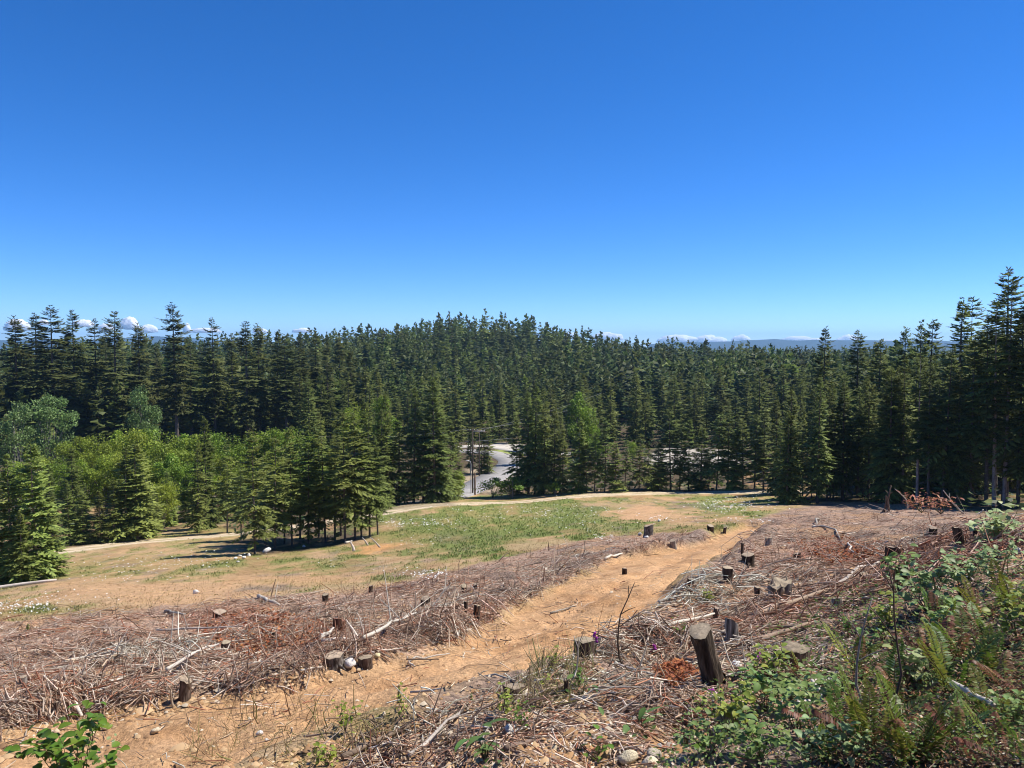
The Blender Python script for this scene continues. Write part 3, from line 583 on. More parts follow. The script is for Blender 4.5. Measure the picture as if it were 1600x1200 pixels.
# the far wood: thousands of firs that read as one mass
def forest():
    r = rg(77); mb = MB(); protos = []
    for j in range(8):
        q = MB(); n = 70; ro = j % 4 == 3; t = np.sort(r.uniform(0, .985, n) ** .85); a = r.uniform(0, 6.28, n); L_ = (3.6 * (1 - t) ** (.45 if ro else .75) + .5) * r.uniform(.6, 1.15, n)
        p = np.stack([0 * t, 0 * t, .06 + t * .92], 1) * [1, 1, 18]; d = np.stack([np.cos(a), np.sin(a), r.uniform(-.5, .1, n) + .5 * t + 1.9 * t ** 5], 1)
        q.blades(p, d, L_ * r.uniform(.7, 1.15, n), L_ * .75, np.stack([r.normal(0, .4, n), r.normal(0, .4, n), 1 + 0 * t], 1), np.array([.070, .090, .030]), np.array([.135, .162, .046]))
        q.add([[-.3, 0, 16.6], [.3, 0, 16.6], [0, 0, 17.7], [0, -.3, 16.6], [0, .3, 16.6], [0, 0, 17.6]], [[0, 1, 2], [3, 4, 5]], None, [.04, .06, .02])
        protos.append((np.concatenate(q.v), np.concatenate(q.q), np.concatenate(q.t), np.concatenate(q.c)))
    pts = []
    for d0, d1, n, a0, a1 in [(262, 420, 1900, -46, 46), (420, 700, 2500, -46, 46), (700, 1500, 800, -46, 46), (215, 270, 300, -46, -10), (170, 262, 260, 22, 46), (262, 330, 400, -46, 46)]:
        rr_ = np.sqrt(r.uniform(d0 ** 2, d1 ** 2, n)); an = np.radians(r.uniform(a0, a1, n)); pts.append(np.stack([np.sin(an) * rr_, np.cos(an) * rr_], 1))
    pts = np.concatenate(pts); H = np.clip(r.normal(16.5, 2.8, len(pts)), 9, 25) * np.where(np.hypot(*pts.T) > 420, 1.05, 1.0); z = ground(pts[:, 0], pts[:, 1]); st = fbm(pts[:, 0] / 55, pts[:, 1] / 55, 501, 3); H = np.clip(H * (1 + .45 * st), 7, 26); hue = np.stack([1 + .5 * np.maximum(fbm(pts[:, 0] / 30, pts[:, 1] / 30, 511, 3), -.3), 1 + .45 * np.maximum(fbm(pts[:, 0] / 30, pts[:, 1] / 30, 511, 3), -.3), np.ones(len(pts))], 1)
    for j, (v, q, t, c_) in enumerate(protos):
        s = np.arange(len(pts)) % 8 == j; P = pts[s]; n = len(P); k = H[s] / 18; an = r.uniform(0, 6.28, n); ca, sa = np.cos(an), np.sin(an); w = k * r.uniform(.85, 1.5, n)
        X = (v[None, :, 0] * ca[:, None] - v[None, :, 1] * sa[:, None]) * w[:, None] + P[:, 0:1]; Y = (v[None, :, 0] * sa[:, None] + v[None, :, 1] * ca[:, None]) * w[:, None] + P[:, 1:2]; Z = v[None, :, 2] * k[:, None] + z[s][:, None] - .3
        off = (np.arange(n) * len(v))[:, None, None]; tn = r.uniform(.6, 1.45, (n, 1, 1)) * (1 + r.normal(0, .06, (n, 1, 3))) * hue[s][:, None]
        mb.add(np.stack([X, Y, Z], -1), (t[None] + off).reshape(-1, 3), (q[None] + off).reshape(-1, 4), (c_[None] * tn).reshape(-1, 3))
    tag(link('far_forest', mb.mesh('far_forest', M_NEEDLE)), 'dense dark fir forest covering the distant hill', None, None, 'stuff')
forest()
# shrubs and ferns on the forest floor
def undergrowth():
    r = rg(88); n = 60000; an = np.radians(r.uniform(-40, 40, n)); rr_ = np.sqrt(r.uniform(70 ** 2, 275 ** 2, n)); x, y = np.sin(an) * rr_, np.cos(an) * rr_
    k = (lookup(S_FOR, x, y) < -1.5) & (lookup(c[..., 0], x, y) < .2) & (dline(rd, x, y) > 5) & (r.random(n) < .35 + .65 * sstep(-.1, .3, fbm(x / 5, y / 5, 401, 3))); x, y = x[k], y[k]; n = len(x)
    h = r.uniform(.1, 1.5, n) * (.5 + sstep(-.2, .4, fbm(x / 5, y / 5, 402, 2))); p = np.stack([x, y, ground(x, y) + h], 1); d = np.stack([r.normal(0, 1, n), r.normal(0, 1, n), r.normal(.2, .4, n)], 1); ln = r.uniform(.35, .85, n)
    cl = np.array([.06, .085, .028]) * r.uniform(.6, 1.6, (n, 1)) * (1 + r.normal(0, .08, (n, 3))); mb = MB(); mb.blades(p, d, ln, ln * .6, np.stack([r.normal(0, .5, n), r.normal(0, .5, n), 1 + 0 * x], 1), cl, cl * 1.2)
    tag(link('undergrowth', mb.mesh('undergrowth', M_LEAFY)), 'dark green undergrowth covering the forest floor', None, None, 'stuff')
undergrowth()
# distant blue ridges
def ridge(name, seed, d, az0, az1, h0, depth):
    n, m = 160, 9; a = np.radians(np.linspace(az0, az1, n)); t = np.linspace(0, 1, n); env = np.sin(np.pi * t) ** .5
    h = h0 * env * (1 + .9 * fbm(t * 6, t * 0 + seed, seed, 4)); w = np.linspace(-1, 1, m); rr_ = d + w[None] * depth
    Z = -45 + (h[:, None] + 45) * (1 - np.abs(w[None]) ** 1.5); X, Y = np.sin(a)[:, None] * rr_, np.cos(a)[:, None] * rr_
    i = np.arange(n * m).reshape(n, m); q = np.stack([i[:-1, :-1], i[:-1, 1:], i[1:, 1:], i[1:, :-1]], -1).reshape(-1, 4)
    tag(link(name, mesh(name, np.stack([X, Y, Z], -1), None, q, [M_NEEDLE], np.array([.04, .055, .03]), smooth=True)), kind='structure')
ridge('hills', 3, 9000, 10, 32, 42, 900); ridge('hills', 5, 10500, -42, -16, 84, 900); ridge('hills', 8, 11000, 20, 42, 50, 800)
# air
hz = np.array([[x, y, z] for z in (-62, 190) for y in (-13600, 13600) for x in (-13600, 13600)], float)
hm, nt = new_mat('haze_air'); pv = nt.nodes.new('ShaderNodeVolumePrincipled'); pv.inputs['Color'].default_value = (.40, .68, 1, 1); pv.inputs['Density'].default_value = 8.5e-5; pv.inputs['Anisotropy'].default_value = .2
o_ = nt.nodes.new('ShaderNodeOutputMaterial'); nt.links.new(pv.outputs[0], o_.inputs['Volume'])
tag(link('haze', mesh('haze', hz, None, [[0, 2, 3, 1], [4, 5, 7, 6], [0, 1, 5, 4], [2, 6, 7, 3], [0, 4, 6, 2], [1, 3, 7, 5]], [hm])), kind='stuff')
# low white clouds far beyond the ridges
M_CLOUD, nt = new_mat('cloud_vapour')
sv = nt.nodes.new('ShaderNodeBsdfPrincipled'); sv.subsurface_method = 'RANDOM_WALK'; sv.inputs['Base Color'].default_value = (.995, .995, .995, 1); sv.inputs['Subsurface Weight'].default_value = 1
sv.inputs['Subsurface Radius'].default_value = (1, 1, 1); sv.inputs['Subsurface Scale'].default_value = 500; sv.inputs['Roughness'].default_value = 1; sv.inputs['Specular IOR Level'].default_value = 0
o_ = nt.nodes.new('ShaderNodeOutputMaterial'); nt.links.new(sv.outputs[0], o_.inputs[0])
def cloud(px, py, w, h, seed, label):
    r = rg(seed); D = 26000.0; u, v = 64, 30; x0, y0, z0 = [float(k) for k in at(px, py + h * .5, D)]; sx, sz = w * (.95 if px < 850 else 1.2) / FPX * D, h * (.6 if px < 850 else .85) / FPX * D
    a, b = np.meshgrid(np.linspace(0, 2 * math.pi, u + 1)[:-1], np.linspace(.03, math.pi - .03, v), indexing='ij'); n = np.stack([np.cos(a) * np.sin(b), np.sin(a) * np.sin(b), np.cos(b)], -1)
    f = .5 - np.abs(fbm(n[..., 0] * 2.0 + seed, n[..., 2] * 1.6 + n[..., 1] * 1.7, seed, 3)) * 1.1; g_ = .5 - np.abs(vnoise(n[..., 0] * 5 + seed, n[..., 2] * 5 + n[..., 1] * 4, seed + 9)) * 2; rad = .70 + .5 * f + .10 * g_
    P = n * rad[..., None] * np.array([sx * .5, sx * .35, sz]); P[..., 2] = np.where(P[..., 2] > 0, P[..., 2], P[..., 2] * .2)
    i = np.arange(u * v).reshape(u, v); i2_ = np.roll(i, -1, 0); q = np.stack([i[:, :-1], i[:, 1:], i2_[:, 1:], i2_[:, :-1]], -1).reshape(-1, 4); V = np.r_[(P + [x0, y0, z0]).reshape(-1, 3), [P[:, 0].mean(0) + [x0, y0, z0]], [P[:, -1].mean(0) + [x0, y0, z0]]]
    j = np.arange(u); T = np.r_[np.stack([i2_[j, 0], np.full(u, u * v), i[j, 0]], -1), np.stack([i[j, -1], np.full(u, u * v + 1), i2_[j, -1]], -1)]
    tag(link('cloud', mesh('cloud', V, T, q, [M_CLOUD], smooth=True)), label, 'cloud', 'small white clouds low on the horizon')
for i, a in enumerate([(27,500,46,30,'small puffy white cloud above the tall firs at the far left'),(68,500,20,14,'tiny white cloud between two fir tips at the left'),(130,500,40,18,'flat white cloud behind the pointed fir tips, third of the left group'),(166,506,30,18,'small white cloud left of the tallest cloud over the firs'),(203,497,34,30,'tallest white cloud puff above the old firs'),(232,508,34,20,'low white cloud right of the tallest cloud puff'),(292,506,16,24,'narrow white cloud beside the leaning-tip fir'),(320,513,60,12,'thin flat white cloud right of the leaning-tip fir'),(472,513,36,12,'little white cloud peeping over the far hill'),(408,514,30,12,'little white cloud over the forest left of the hill'),(892,522,24,12,'tiny cloud just right of the hill crest'),(950,523,50,14,'small cloud right of the hill, above pointed firs'),(1060,527,60,14,'long low cloud above the far trees right of the hill'),(1110,528,50,18,'puffy low cloud left of the blue ridge'),(1158,527,28,14,'small bright cloud above the start of the blue ridge'),(1250,528,60,10,'thin low cloud over the blue ridge'),(1325,527,36,14,'low cloud right of the bushy-topped fir'),(1385,533,30,8,'tiny cloud at the right end of the ridge')]):
    cloud(*a[:4], 900 + i, a[4])

# ------------------------------------------------------------------ poles, lamp and wires by the road
WOODC = np.array([.10, .078, .06])
def upright(px, d, top):
    x = float(ray(px, 540)[0]) * d; z = float(ground(x, d)); u = (CY - top) / FPX; return x, d, z, float(d * (u * CP - SP) / (CP + u * SP))
def box(mb, c0, sx, sy, sz, col):
    v = np.array([[a, b, c_] for c_ in (-1, 1) for b in (-1, 1) for a in (-1, 1)], float) * [sx / 2, sy / 2, sz / 2] + c0
    return mb.add(v, None, [[0, 2, 3, 1], [4, 5, 7, 6], [0, 1, 5, 4], [2, 6, 7, 3], [0, 4, 6, 2], [1, 3, 7, 5]], col)
def pole(px, d, top, arms, label, r0=.15, pale=False):
    x, y, z, zt = upright(px, d, top); h = zt - z; e = tag(link('utility_pole', None, loc=(x, y, z)), label, 'utility pole', 'wooden utility poles')
    link('pole', MB().tubes([[[0, 0, -.5], [0, 0, h * .5], [0, 0, h]]], [[r0, r0 * .85, r0 * .7]], 10, WOODC, True).mesh('pole', M_BARK), e)
    for q, hw in arms:
        zz = h - q; link('crossarm', box(MB(), [0, -r0 - .06, zz], hw * 2, .1, .13, [.55, .52, .48] if pale else WOODC * 1.3).mesh('crossarm', M_WOOD), e)
        for s in (-.92, -.4, .4, .92): link('insulator', MB().tubes([[[s * hw, -r0 - .06, zz + .06], [s * hw, -r0 - .06, zz + .16], [s * hw, -r0 - .06, zz + .24]]], [[.05, .07, .03]], 8, [.5, .5, .48], True).mesh('insulator', M_PLAIN), e)
    return x, y, z, h
ux, uy, uz, uh = pole(738, 124, 669, [(.35, .8)], 'tall dark wooden utility pole standing at the road junction')
fx, fy, fz, fh = pole(748.5, 147, 671, [(.3, 1.1)], 'smaller far utility pole with pale crossarm behind the tall one', .13, True)
x, y, z, zt = upright(741.6, 122, 739)
tag(link('wooden_post', MB().tubes([[[0, 0, -.4], [0, 0, (zt - z) / 2], [0, 0, zt - z]]], [[.13, .13, .12]], 9, [.2, .13, .085], True).mesh('wooden_post', M_BARK), None, (x, y, z)), 'short thick brown wooden post right beside the utility pole', 'post')
x, y, z, zt = upright(735.4, 123, 720); e = tag(link('street_lamp', None, loc=(x, y, z)), 'slim pale street lamp with curved arm beside the utility pole', 'street lamp'); h = zt - z
link('post', MB().tubes([[[0, 0, -.4], [0, 0, h * .5], [0, 0, h - .5], [-.08, 0, h - .15], [-.3, 0, h]]], [[.075, .065, .055, .05, .045]], 8, [.5, .49, .46]).mesh('lamp_post', M_PLAIN), e)
link('lamp_head', box(MB(), [-.55, 0, h + .0], .55, .22, .12, [.55, .54, .5]).mesh('lamp_head', M_PLAIN), e)
def wire(p, q, sag, label):
    t = np.linspace(0, 1, 14)[:, None]; P = np.array(p) * (1 - t) + np.array(q) * t; P[:, 2] -= sag * 4 * (t * (1 - t))[:, 0]
    tag(link('power_line', MB().tubes(P[None], .013, 4, [.35, .35, .34]).mesh('power_line', M_PLAIN)), label, 'power line', 'power lines by the road')
a = uz + uh
wire((ux + .9, uy, a - .15), (13.5, 178, a - 1.5), .5, 'upper power line running from the utility pole across the road')
wire((ux + .55, uy, a - 2.1), (12.5, 170, a - 5.0), .4, 'lower power line running from the utility pole across the road')
wire((ux - .9, uy, a - .15), (ux - 26, uy - 2, a - 1.0), .7, 'upper power line running from the utility pole into the firs')
wire((ux - .55, uy, a - 2.1), (ux - 26, uy - 2, a - 4.2), .7, 'lower power line running from the utility pole into the firs')
wire((fx + 1, fy, fz + fh), (20, 172, fz + fh + 5.4), .4, 'thin power line rising from the far pole over the road')

# ------------------------------------------------------------------ stumps
DARKB, GREYB, REDB = np.array([.085, .062, .046]), np.array([.27, .235, .195]), np.array([.16, .075, .045]); CUT = np.array([.34, .265, .18])
def stump(px, py, w, h, label, bark=DARKB, lean=(0, 0), slope=.12, flare=.35, seed=0, cut=CUT, shards=0, roots=0):
    """w and h in photograph pixels at the foot's distance"""
    xx, yy = hit(px, py); x, y = float(xx[0]), float(yy[0]); d = y; w, h = .85 * w / FPX * d, (.9 if h < 60 else .95) * h / FPX * d; r = rg(seed + int(px))
    z = float(ground(x, y)); e = tag(link('stump', None, loc=(x, y, z)), label, 'tree stump', 'tree stumps left in the clearing')
    KEEP.append((x, y - w * .5, w * .9)); n, k = 18, 7; a = np.arange(n) * 2 * math.pi / n; t = np.linspace(0, 1, k)
    irr = 1 + .42 * fbm(np.cos(a) * 1.3 + seed, np.sin(a) * 1.3 + px, 3, 3)
    rad = w * .5 * (1 + flare * np.maximum(0, 1 - t * 2.6)[:, None] * (1 + .7 * np.cos(3 * a + px)[None])) * irr[None] * (1 + .05 * r.normal(size=(k, n)))
    Z = -.12 - .0 + (h + .12) * t[:, None] + np.where(t[:, None] > .99, slope * w * np.cos(a + px)[None] * .5 + (.06 if shards else .02) * w * r.normal(size=n)[None] + (.30 if shards else .07) * w * np.maximum(vnoise(np.cos(a) * 2 + px, np.sin(a) * 2, 9), 0)[None], 0)
    X, Y = rad * np.cos(a) + lean[0] * t[:, None] ** .9 * h, rad * np.sin(a) + lean[1] * t[:, None] * h
    V = np.stack([X, Y, Z], -1); i = np.arange(k * n).reshape(k, n); i2_ = np.roll(i, -1, 1); q = np.stack([i[:-1], i2_[:-1], i2_[1:], i[1:]], -1).reshape(-1, 4)
    cc = bark * (1 + .25 * r.normal(size=(k, n, 1))).clip(.5, 1.6)
    bm = MB().add(V.reshape(-1, 3), None, q, cc.reshape(-1, 3))
    for j in range(roots):
        b = r.uniform(0, 6.28); l = w * r.uniform(.7, 1.2); p0 = np.array([math.cos(b), math.sin(b), 0]) * w * .4
        bm.tubes([[p0 * .8 + [0, 0, .05 * h], p0 * 1.5 - [0, 0, .01 * w], p0 * (1.0 + l / w * 1.6) - [0, 0, .12 * w]]], [[w * .16, w * .11, w * .03]], 6, bark)
    link('bark', bm.mesh('stump_bark', M_STUMP, True), e)
    top = V[-1] * 1.0; mid = top.mean(0) + [0, 0, .004]; rim = mid + (top - mid) * .985 + [0, 0, .004]; inn = mid + (top - mid) * .55 + [0, 0, .006 + .02 * w]
    vv = np.concatenate([rim, inn, [mid + [0, 0, .02 * w]]]); j = np.arange(n); j2 = (j + 1) % n
    col = np.concatenate([np.tile(cut * .72, (n, 1)), np.tile(cut * 1.05, (n, 1)), [cut * .8]]) * (1 + .12 * r.normal(size=(2 * n + 1, 1)))
    link('cut_face', mesh('cut_face', vv, np.stack([n + j, n + j2, np.full(n, 2 * n)], -1), np.stack([j, j2, n + j2, n + j], -1), [M_CUT], np.clip(col, .02, .8)), e)
    for s in range(shards):
        b = r.uniform(0, 6.28); p = np.array([math.cos(b) * w * .4 + lean[0] * h, math.sin(b) * w * .4, h * .55]); hh = h * r.uniform(.55, 1.0); wd = w * r.uniform(.07, .14)
        link('splinter', MB().tubes([[p, p + [.02 * w, 0, hh * .5], p + [.05 * w * r.normal(), .05 * w * r.normal(), hh]]], [[wd, wd * .8, wd * .15]], 5, cut * r.uniform(.5, 1.0), True).mesh('splinter', M_CUT), e)
    return e
S = stump; KEEP = []
S(1124,1063,40,86,'tall dark leaning stump with pale sloped top, largest in the foreground',DARKB*.75,(-.40,-.05),.5,.3,roots=3)
S(912,1024,37,27,'low dark stump with flat pale top beside purple foxglove',DARKB,(0,0),.1,.15)
S(1146,1004,25,38,'grey weathered stump with sloped white top behind the leaning stump',GREYB,(-.1,0),.7,.3,cut=CUT*1.25)
S(1218,938,40,30,'broken stump with jagged pale splinters on the stick-covered slope',GREYB*.7,(0,0),.3,.3,shards=6,roots=2)
S(1185,934,11,20,'thin dark stump left of the broken splintered stump',DARKB,(-.1,0),.2,.15)
S(1136,908,17,24,'dark stump with wide pale round top on the road bank',DARKB*.8,(0,0),.1,.1,cut=CUT*1.2)
S(1079,916,11,14,'small dark stump at the inner bend of the dirt road',DARKB,(0,0),.1,.2)
S(1168,879,22,14,'squat black stump among pink brush near the top of the road',DARKB*.6,(0,0),.2,.3,roots=2)
S(1201,851,13,12,'small grey stump beyond the squat black stump',GREYB,(0,0),.2,.3)
S(1159,866,5,20,'thin post-like black stump right by the top of the road',DARKB*.7,(.05,0),.1,.1)
S(1242,1043,46,36,'broad low stump with brown top behind the bramble leaves',DARKB*1.6,(0,0),.15,.25,cut=CUT*.75,roots=1)
S(1217,1034,17,22,'narrow dark stump touching the broad low stump',DARKB,(0,0),.2,.2)
S(1308,948,18,16,'small grey stump on the stick-covered slope above the ferns',GREYB,(0,0),.3,.3,cut=CUT*.9)
S(1415,908,18,26,'dark leaning stump beside the upper bramble patch',DARKB*.8,(-.25,0),.2,.2)
S(1397,872,30,20,'wide black stump with roots on the upper slope',DARKB*.5,(0,0),.4,.4,shards=2,roots=3)
S(1457,836,15,13,'small black stump high on the slope before the dark forest',DARKB*.5,(0,0),.2,.3)
S(1504,850,18,28,'dark stump leaning left, high on the slope',DARKB*.7,(-.4,0),.3,.2)
S(1542,853,14,15,'small dark stump below the big pale leaves at the right',DARKB*.6,(0,0),.2,.2)
S(1525,835,8,13,'thin dark stub left of the big pale leaves',DARKB*.6,(-.1,0),.2,.2)
S(530,986,25,20,'dark reddish split stump in the red brush of the left field',REDB*.8,(0,0),.3,.2,cut=REDB*1.5,shards=3)
S(521,1036,34,14,'grey stump with wide white top in the left field',GREYB*.5,(0,0),.1,.3,cut=CUT*1.15,roots=2)
S(344,964,24,10,'low pale-topped stump in red litter of the left field',REDB,(0,0),.1,.3,cut=CUT*1.1)
S(286,1093,20,36,'tall brown snag with a bark strip beside the dirt road',DARKB*1.4,(.15,0),.7,.3,shards=3,roots=2)
S(350,1019,16,19,'dark stump leaning right above the brown snag',DARKB*.9,(.2,0),.2,.2)
S(36,1073,13,18,'small grey stump, first from the lower left corner',GREYB*.6,(0,0),.1,.2,cut=CUT*.9)
S(115,1066,13,16,'dark stump behind a thin upright stick in the left field',DARKB*1.1,(0,0),.1,.2,cut=REDB*2)
S(158,1070,6,20,'thin brown post stump right of the small green seedling',DARKB*1.3,(0,0),.1,.15)
S(90,1126,7,32,'tall thin stub at the edge of the dirt, lower left',DARKB*1.6,(0,0),.1,.2)
S(728,957,6,20,'thin black post stump in the brush left of the road',DARKB*.6,(0,0),.1,.1)
S(744,967,13,22,'dark rotten stump in the brush beside the road bank',DARKB*.8,(.1,0),.4,.3,shards=2)
S(665,943,18,10,'low black hollow stump in the brown brush',DARKB*.5,(0,0),.3,.3)
S(572,1040,24,15,'dark stump beside white rocks on the edge of the road',DARKB*1.1,(0,0),.2,.2)
S(806,1088,36,20,'low cut stump with brown top at the near edge of the road',DARKB*1.3,(0,0),.1,.25,cut=CUT*.85)
S(885,1088,10,30,'thin split dark stub with two prongs near the road',DARKB*.8,(0,0),.4,.15,shards=2)
S(508,940,11,13,'dark small stump at the meadow edge of the brush',DARKB*.7,(0,0),.3,.3)
S(578,926,7,12,'narrow dark stub at the meadow edge of the brush',DARKB*.7,(.1,0),.2,.2)
S(727,925,11,11,'dark pointed stump on orange soil by the brush edge',DARKB*.8,(-.2,0),.5,.3,shards=1)
S(741,921,8,10,'small dark stub right of the pointed stump',DARKB*.7,(.2,0),.4,.3)
S(1055,857,11,14,'leaning pale stub in the brush at the top of the road',GREYB,(-.3,0),.4,.2)
S(1110,829,12,11,'dark stump at the meadow edge above the road top',DARKB*.7,(0,0),.3,.3)
S(1131,834,6,10,'tiny dark stub right of the road-top stump',DARKB*.7,(.2,0),.2,.2)
S(976,897,8,10,'small dark stub on the far edge of the dirt road',DARKB*.7,(0,0),.2,.2)
S(1116,968,9,20,'dark twin-pronged stub above the grey weathered stump',DARKB*.9,(.2,0),.3,.2,shards=1)
S(1012,838,16,20,'grey cut stump with dark face standing in the meadow',GREYB*.6,(.05,0),.3,.15,cut=CUT*1.2)
S(428,1000,6,14,'thin dark post stump in the red patch of the left field',DARKB*.7,(0,0),.1,.1)
S(1350,905,14,10,'low dark stump between fallen poles on the slope',DARKB*.7,(0,0),.3,.3)
S(1245,872,14,10,'low brown stump in the pink brush on the slope',DARKB,(0,0),.3,.3)

# ------------------------------------------------------------------ fallen logs and branches worth naming
PALE, BROWN = np.array([.50, .44, .36]), np.array([.21, .15, .105])
def log(p, q, dia, label, colr=PALE, name='dead_branch', cat='branch', lift=0.0, kinks=0, bend=.03, up=None):
    (x0, x1), (y0, y1) = [np.array(v) for v in zip(*[[float(k[0]) for k in hit(*pt)] for pt in (p, q)])]
    r = rg(int(p[0] * 7 + q[1])); k = 7; t = np.linspace(0, 1, k); L_ = math.hypot(x1 - x0, y1 - y0); rd = dia * .5 / FPX * (y0 + y1) / 2
    X = x0 + (x1 - x0) * t + r.normal(0, bend * L_ * .35, k) * (t > 0) * (t < 1); Y = y0 + (y1 - y0) * t + r.normal(0, bend * L_ * .35, k) * (t > 0) * (t < 1)
    g = ground(X, Y); lin = np.maximum(np.linspace(g[0], g[-1], k), g) if up is None else np.linspace(g[0], g[0] + up, k)
    P = np.stack([X, Y, lin + rd * .8 + lift + (0 if up else .02)], 1); o = P[0].copy(); P = P - o
    mb = MB().tubes(P[None], (rd * np.linspace(1.1, .62, k))[None], 8, colr * r.uniform(.8, 1.15, (1, k, 1)) * np.ones(3), True)
    for j in range(kinks):
        f = r.uniform(.3, .9); b = P[int(f * (k - 1))]; v = np.array([r.normal(), r.normal(), abs(r.normal()) * .6]); v *= L_ * r.uniform(.1, .25) / np.linalg.norm(v)
        mb.tubes([[b, b + v * .5 + [0, 0, .01], b + v]], [[rd * .45, rd * .35, rd * .12]], 5, colr * .9)
    tag(link(name, mb.mesh(name, M_WOOD, True), None, o), label, cat, 'fallen logs and branches'); return o
def upstick(px, py, dx, top, dia, label, colr=PALE, name='dead_sapling', cat='dead sapling', forks=0, bow=.06, lean=0.0):
    """a stem standing at px,py whose tip shows at row top, dx pixels to the side"""
    x, y = [float(v[0]) for v in hit(px, py)]; z = float(ground(x, y)); r = rg(int(px * 3 + py)); h = max((py - top) / FPX * y, .06); sx = dx / FPX * y; k = 7; t = np.linspace(0, 1, k); rd = dia * .5 / FPX * y
    P = np.stack([sx * t + bow * h * np.sin(t * 3.3) * r.choice([-1, 1]), lean * h * t + 0 * t, h * t - .03], 1); P[1:-1] += r.normal(0, .012 * h, (k - 2, 3))
    mb = MB().tubes(P[None], (rd * np.linspace(1.1, .4, k))[None], 6, colr * r.uniform(.8, 1.15, (1, k, 1)) * np.ones(3), True)
    for j in range(forks):
        i = r.integers(2, k - 1); v = np.array([r.normal() * .8, r.normal() * .5, .9]); v *= h * r.uniform(.15, .32) / np.linalg.norm(v)
        mb.tubes([[P[i], P[i] + v * .5, P[i] + v + [0, 0, -.02 * h]]], [[rd * .5, rd * .4, rd * .2]], 4, colr * .9)
    tag(link(name, mb.mesh(name, M_WOOD, True), None, (x, y, z)), label, cat, 'dead stems standing in the slash'); return x, y, z, h
log((-14,923),(88,909),6,'long white log lying at the edge of the left meadow',PALE*1.2,'fallen_log','log')
log((107,1086),(192,1064),5.5,'long pale pole lying across the left field',PALE*1.1,kinks=2)
log((111,1094),(128,1124),8,'short thick white log pointing down to the dirt, lower left',PALE*1.25,'fallen_log','log')
log((34,1100),(90,1092),5,'pale curved branch near the lower left corner',PALE,bend=.1,kinks=2)
log((244,987),(392,979),3.5,'long thin pole lying flat in the red litter',PALE*.9,kinks=2)
log((262,1064),(342,1019),5,'pole resting over brush beside the brown snag',PALE,lift=.15,kinks=5)
log((404,934),(436,949),6,'pale log at the meadow edge of the left field',PALE*1.1,'fallen_log','log')
log((258,956),(290,962),3.5,'short thin branch above the red litter patch',PALE*.8)
log((102,1035),(150,1026),5,'pale forked branch left of the two green seedlings',PALE*1.05,bend=.12,kinks=2)
log((145,1019),(205,1012),3,'thin grey stick above the green seedlings',PALE*.8)
log((195,1090),(236,1092),4,'short pale stick right of the long pole',PALE)
log((568,1012),(650,968),5,'long pale branch leaning over the left brush',PALE*1.15,lift=.12,kinks=4)
log((498,1002),(522,984),6,'pale broken slab beside the reddish split stump',PALE)
log((503,1005),(545,1003),6,'flat white chunk of wood on the grey stump pile',PALE*1.3)
log((530,1038),(585,1024),4.5,'pale pole beside the dark stump on the road edge',PALE*.9)
log((470,1052),(505,1046),3.5,'short pale stick at the far edge of the road',PALE)
log((642,1085),(805,1068),4,'long thin pole lying across the dirt road',PALE*.9,kinks=1,bend=.012)
log((638,1038),(648,1044),3.5,'short pale stick on the orange road',PALE)
log((640,1036),(702,1024),3,'thin stick along the far edge of the road',PALE*.8)
log((1178,968),(1296,925),9,'thick brown log lying below the broken stump',BROWN*1.6,'fallen_log','log',kinks=2)
log((1170,1010),(1262,979),8,'mid-brown log lying right of the grey weathered stump',BROWN*1.3,'fallen_log','log')
log((1040,984),(1122,960),5,'pale straight branch above the leaning stump',PALE*1.1)
log((1008,1008),(1060,982),3.5,'thin pale branch left of the straight branch',PALE)
log((1200,985),(1258,980),7,'short thick brown log on the slope above the broad stump',BROWN*1.4,'fallen_log','log')
log((1296,922),(1420,858),4.5,'long thin pole slanting up the right slope',PALE*.95,kinks=1,bend=.015)
log((890,1100),(966,1089),6,'white stick on the near bank below the foxglove stump',PALE*1.2)
log((835,1068),(880,1067),5,'pale stick pointing at the thin split stub',PALE*1.15)
log((925,1003),(1000,1003),4,'thin pole on the ground right of the foxglove stump',PALE*.9)
log((925,1078),(1085,1078),3,'long straight thin stick below the red rotten wood',PALE*.9,bend=.015)
log((960,1040),(1020,1058),3.5,'thin pale branch above the red rotten wood',PALE)
log((1062,1032),(1100,1040),6,'dark bent root left of the leaning stump',BROWN*.8,bend=.1)
log((535,1190),(640,1140),9,'dark grey log in the brush at the bottom edge',BROWN*1.1,'fallen_log','log',kinks=3)
log((640,1186),(725,1112),6,'long pale branch slanting over the bottom brush',PALE*.85,kinks=2)
log((560,1172),(605,1160),6,'short brown branch in the bottom brush pile',BROWN*1.3,kinks=2)
log((720,1142),(765,1143),4.5,'curved pale stick at the bottom centre',PALE)
log((475,1155),(520,1150),3.5,'small dead twig left of the bottom brush pile',BROWN*1.5)
log((790,1178),(830,1165),9,'dark log end beside the big-leaved rosette',BROWN*.9,'fallen_log','log')
log((1488,1102),(1552,1142),11,'white dead log lying among the ferns',PALE*1.0,'fallen_log','log',lift=.12)
log((1256,1150),(1298,1082),8,'curved pale branch standing out among bramble leaves',PALE*1.1,bend=.12,lift=.08)
log((800,1150),(822,1141),5,'white stick beside a pale rock, bottom centre',PALE*1.3)
log((1450,1165),(1510,1195),4,'thin pale stick below the ferns, lower right',PALE*.9)
log((860,960),(900,950),3,'thin stick on the dirt road near its far edge',PALE*.6)
log((1030,943),(1092,908),4,'grey branch along the cut edge of the dirt road',PALE*.8,bend=.06,kinks=2)
log((945,876),(972,867),4,'pale branch in the brush at the far edge of the road',PALE)
log((1280,812),(1312,842),3.5,'thin curved grey branch on the upper slope',PALE*.8,bend=.1)
log((1325,850),(1342,868),3,'short pale stick among pink brush on the upper slope',PALE)
